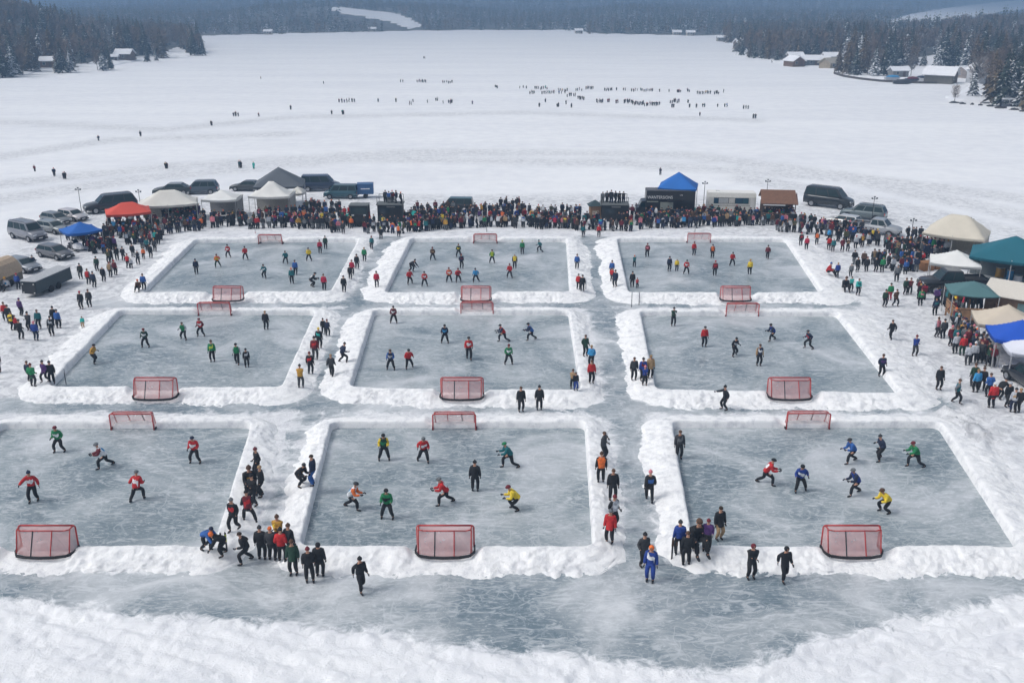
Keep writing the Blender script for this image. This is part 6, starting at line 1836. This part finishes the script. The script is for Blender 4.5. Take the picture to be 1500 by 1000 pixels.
def cream_cabin():
    t = empty('wooden_cabin', G(1512, 470), R(-40), 'brown plank cabin with a wide cream roof at the right edge', 'cabin')
    wd = mat('plank_brown', (.16, .10, .065), .8, var=.25, scale=3)
    MB().box((0, 0, 1.1), (7.0, 3.6, 2.2)).build('wall', wd, t)
    MB().slab([(-3.8, -2.2, 2.15), (3.8, -2.2, 2.15), (3.8, .2, 3.0), (-3.8, .2, 3.0)], .08).slab([(-3.8, .2, 3.0), (3.8, .2, 3.0), (3.8, 2.2, 2.3), (-3.8, 2.2, 2.3)], .08).build('roof', mat('cabin_cream', (.60, .56, .50), .8, var=.05), t)
    MB().box((-.6, -1.82, 1.2), (.7, .05, 1.2)).build('window', mat('pale_teal_glass', (.12, .20, .21), .3), t); MB().box((1.4, -1.82, 1.0), (.9, .05, 1.9)).build('door', mat('door_wood', 0), t)
cream_cabin()
for i, (x, y, rt, lb) in enumerate(((402, 324, 0, 'white folding table inside the white marquee'), (251, 331, 16, 'white folding table under the long off white tent'), (328, 324, 0, 'white folding table under the small white canopy'), (1392, 384, -33, 'white folding table under the big cream marquee'), (1456, 420, -28, 'white folding table under the large teal tent'), (1450, 515, -16, 'white folding table under the cream pyramid tent'))):
    table(x, y, rt, lb)
for (x, y, c, lb, h, r) in ((1464, 405, 'mustard', 'yellow tub standing before the teal tent', .9, .42), (1478, 412, 'sky', 'pale blue barrel before the teal tent', 1.1, .3), (1489, 419, 'lightgrey', 'light grey barrel nearest the right edge before the teal tent', 1.0, .38), (1356, 395, 'brown', 'brown crate at the corner of the small white canopy', .8, .6), (1372, 394, 'yellow', 'yellow tub beside the brown crate', .7, .3)):
    if 'crate' in lb:
        t = empty('crate', G(x, y), .3, lb, 'crate'); MB().box((0, 0, h / 2), (r * 2, r * 1.6, h)).build('box', mat('crate_wood', (.28, .13, .05), .8), t); MB().box((0, 0, h + .03), (r * 2.1, r * 1.7, .05)).build('lid', mat('crate_wood', 0), t)
    else:
        t = empty('barrel', G(x, y), 0, lb, 'barrel', 'barrels and tubs by the stalls')
        MB().tube((0, 0, 0), (0, 0, h), r, 0, 14, r * .95).build('drum', mat('plastic_' + c, CL[c], .5), t); MB().tube((0, 0, h), (0, 0, h + .05), r * 1.03, 0, 14).build('lid', mat('plastic_lid', (.5, .5, .5), .5), t)
# ---------------------------------------------------------------- floodlight poles, flags, skis
def lamp(x, y, top, label, arms=2):
    k = pxm(y) * (CT - ST * (y - 500) / 1400); h = (y - top) / k
    t = empty('light_pole', G(x, y), 0, label, 'light pole', 'floodlight poles round the festival')
    MB().tube((0, 0, 0), (0, 0, h), .045, 0, 8, .03).build('pole', M_DK, t)
    MB().tube((-.3, 0, h - .25), (.3, 0, h - .25), .025).build('crossarm', M_DK, t)
    for s in (-1, 1): MB().box((s * .28, -.06, h - .14), (.18, .12, .16)).build('floodlight', mat('lamp_grey', (.09, .10, .11), .5), t)
    MB().box((0, -.05, h + .02), (.16, .12, .16)).build('floodlight', mat('lamp_grey', 0), t)
lamp(121, 320, 276, 'light pole left of the large black suv'); lamp(207, 312, 279, 'light pole between the black suv and long white tent')
lamp(1030, 308, 267, 'light pole between the food truck and the cream camper'); lamp(1121, 308, 264, 'light pole behind the brown roofed stall')
lamp(1276, 330, 289, 'light pole behind the grey green estate car'); lamp(1333, 358, 321, 'light pole left of the big cream marquee'); lamp(1415, 362, 320, 'light pole behind the big cream marquee')

def thin_pole(x, y, top, label, c='charcoal', sk=None):
    k = pxm(y) * (CT - ST * (y - 500) / 1400); h = (y - top) / k
    t = empty('marker_pole', G(x, y), 0, label, 'pole', 'thin poles and planted skis')
    MB().tube((0, 0, 0), (0, 0, h), .03, 0, 8).build('shaft', mat('stick_' + c, CL[c], .5), t); MB().tube((0, 0, h - .25), (0, 0, h), .045, 0, 8).build('grip', mat('stick_lightgrey', CL['lightgrey'], .6), t)
thin_pole(713, 340, 300, 'thin dark pole planted behind the top centre goal'); thin_pole(925, 450, 427, 'thin pole left of the pair near the top right rink'); thin_pole(936, 447, 425, 'thin pole right of the pair near the top right rink')
thin_pole(97, 563, 540, 'thin pole at the near left corner of the middle left rink'); thin_pole(858, 428, 411, 'thin dark pole beside the two people in the lane'); thin_pole(1018, 340, 331, 'short dark pole above the top right goal'); thin_pole(374, 342, 336, 'short red pole behind the top left goal', 'crimson')
def ski_pair(x, y, top, label, c):
    k = pxm(y) * (CT - ST * (y - 500) / 1400); h = (y - top) / k
    t = empty('planted_skis', G(x, y), R(15), label, 'skis', 'thin poles and planted skis')
    for s in (-1, 1):
        o = MB().box((s * .11, 0, h / 2), (.085, .03, h)).add([(s * .07 * 1 - .0425 + s * .04, -.015, h), (s * .11 + .0425, -.015, h), (s * .11, -.06, h + .12)], [(0, 1, 2)]).build('ski', mat('ski_dark', (.05, .05, .06), .4), t)
        MB().box((s * .11, 0, h - .28), (.095, .045, .4)).build('ski_tip', mat('ski_' + c, CL[c], .5), o)
ski_pair(330, 815, 781, 'pair of skis with yellow tips planted beside the leaning person', 'lime'); ski_pair(987, 819, 787, 'pair of brown skis planted beside the seated group', 'brown')
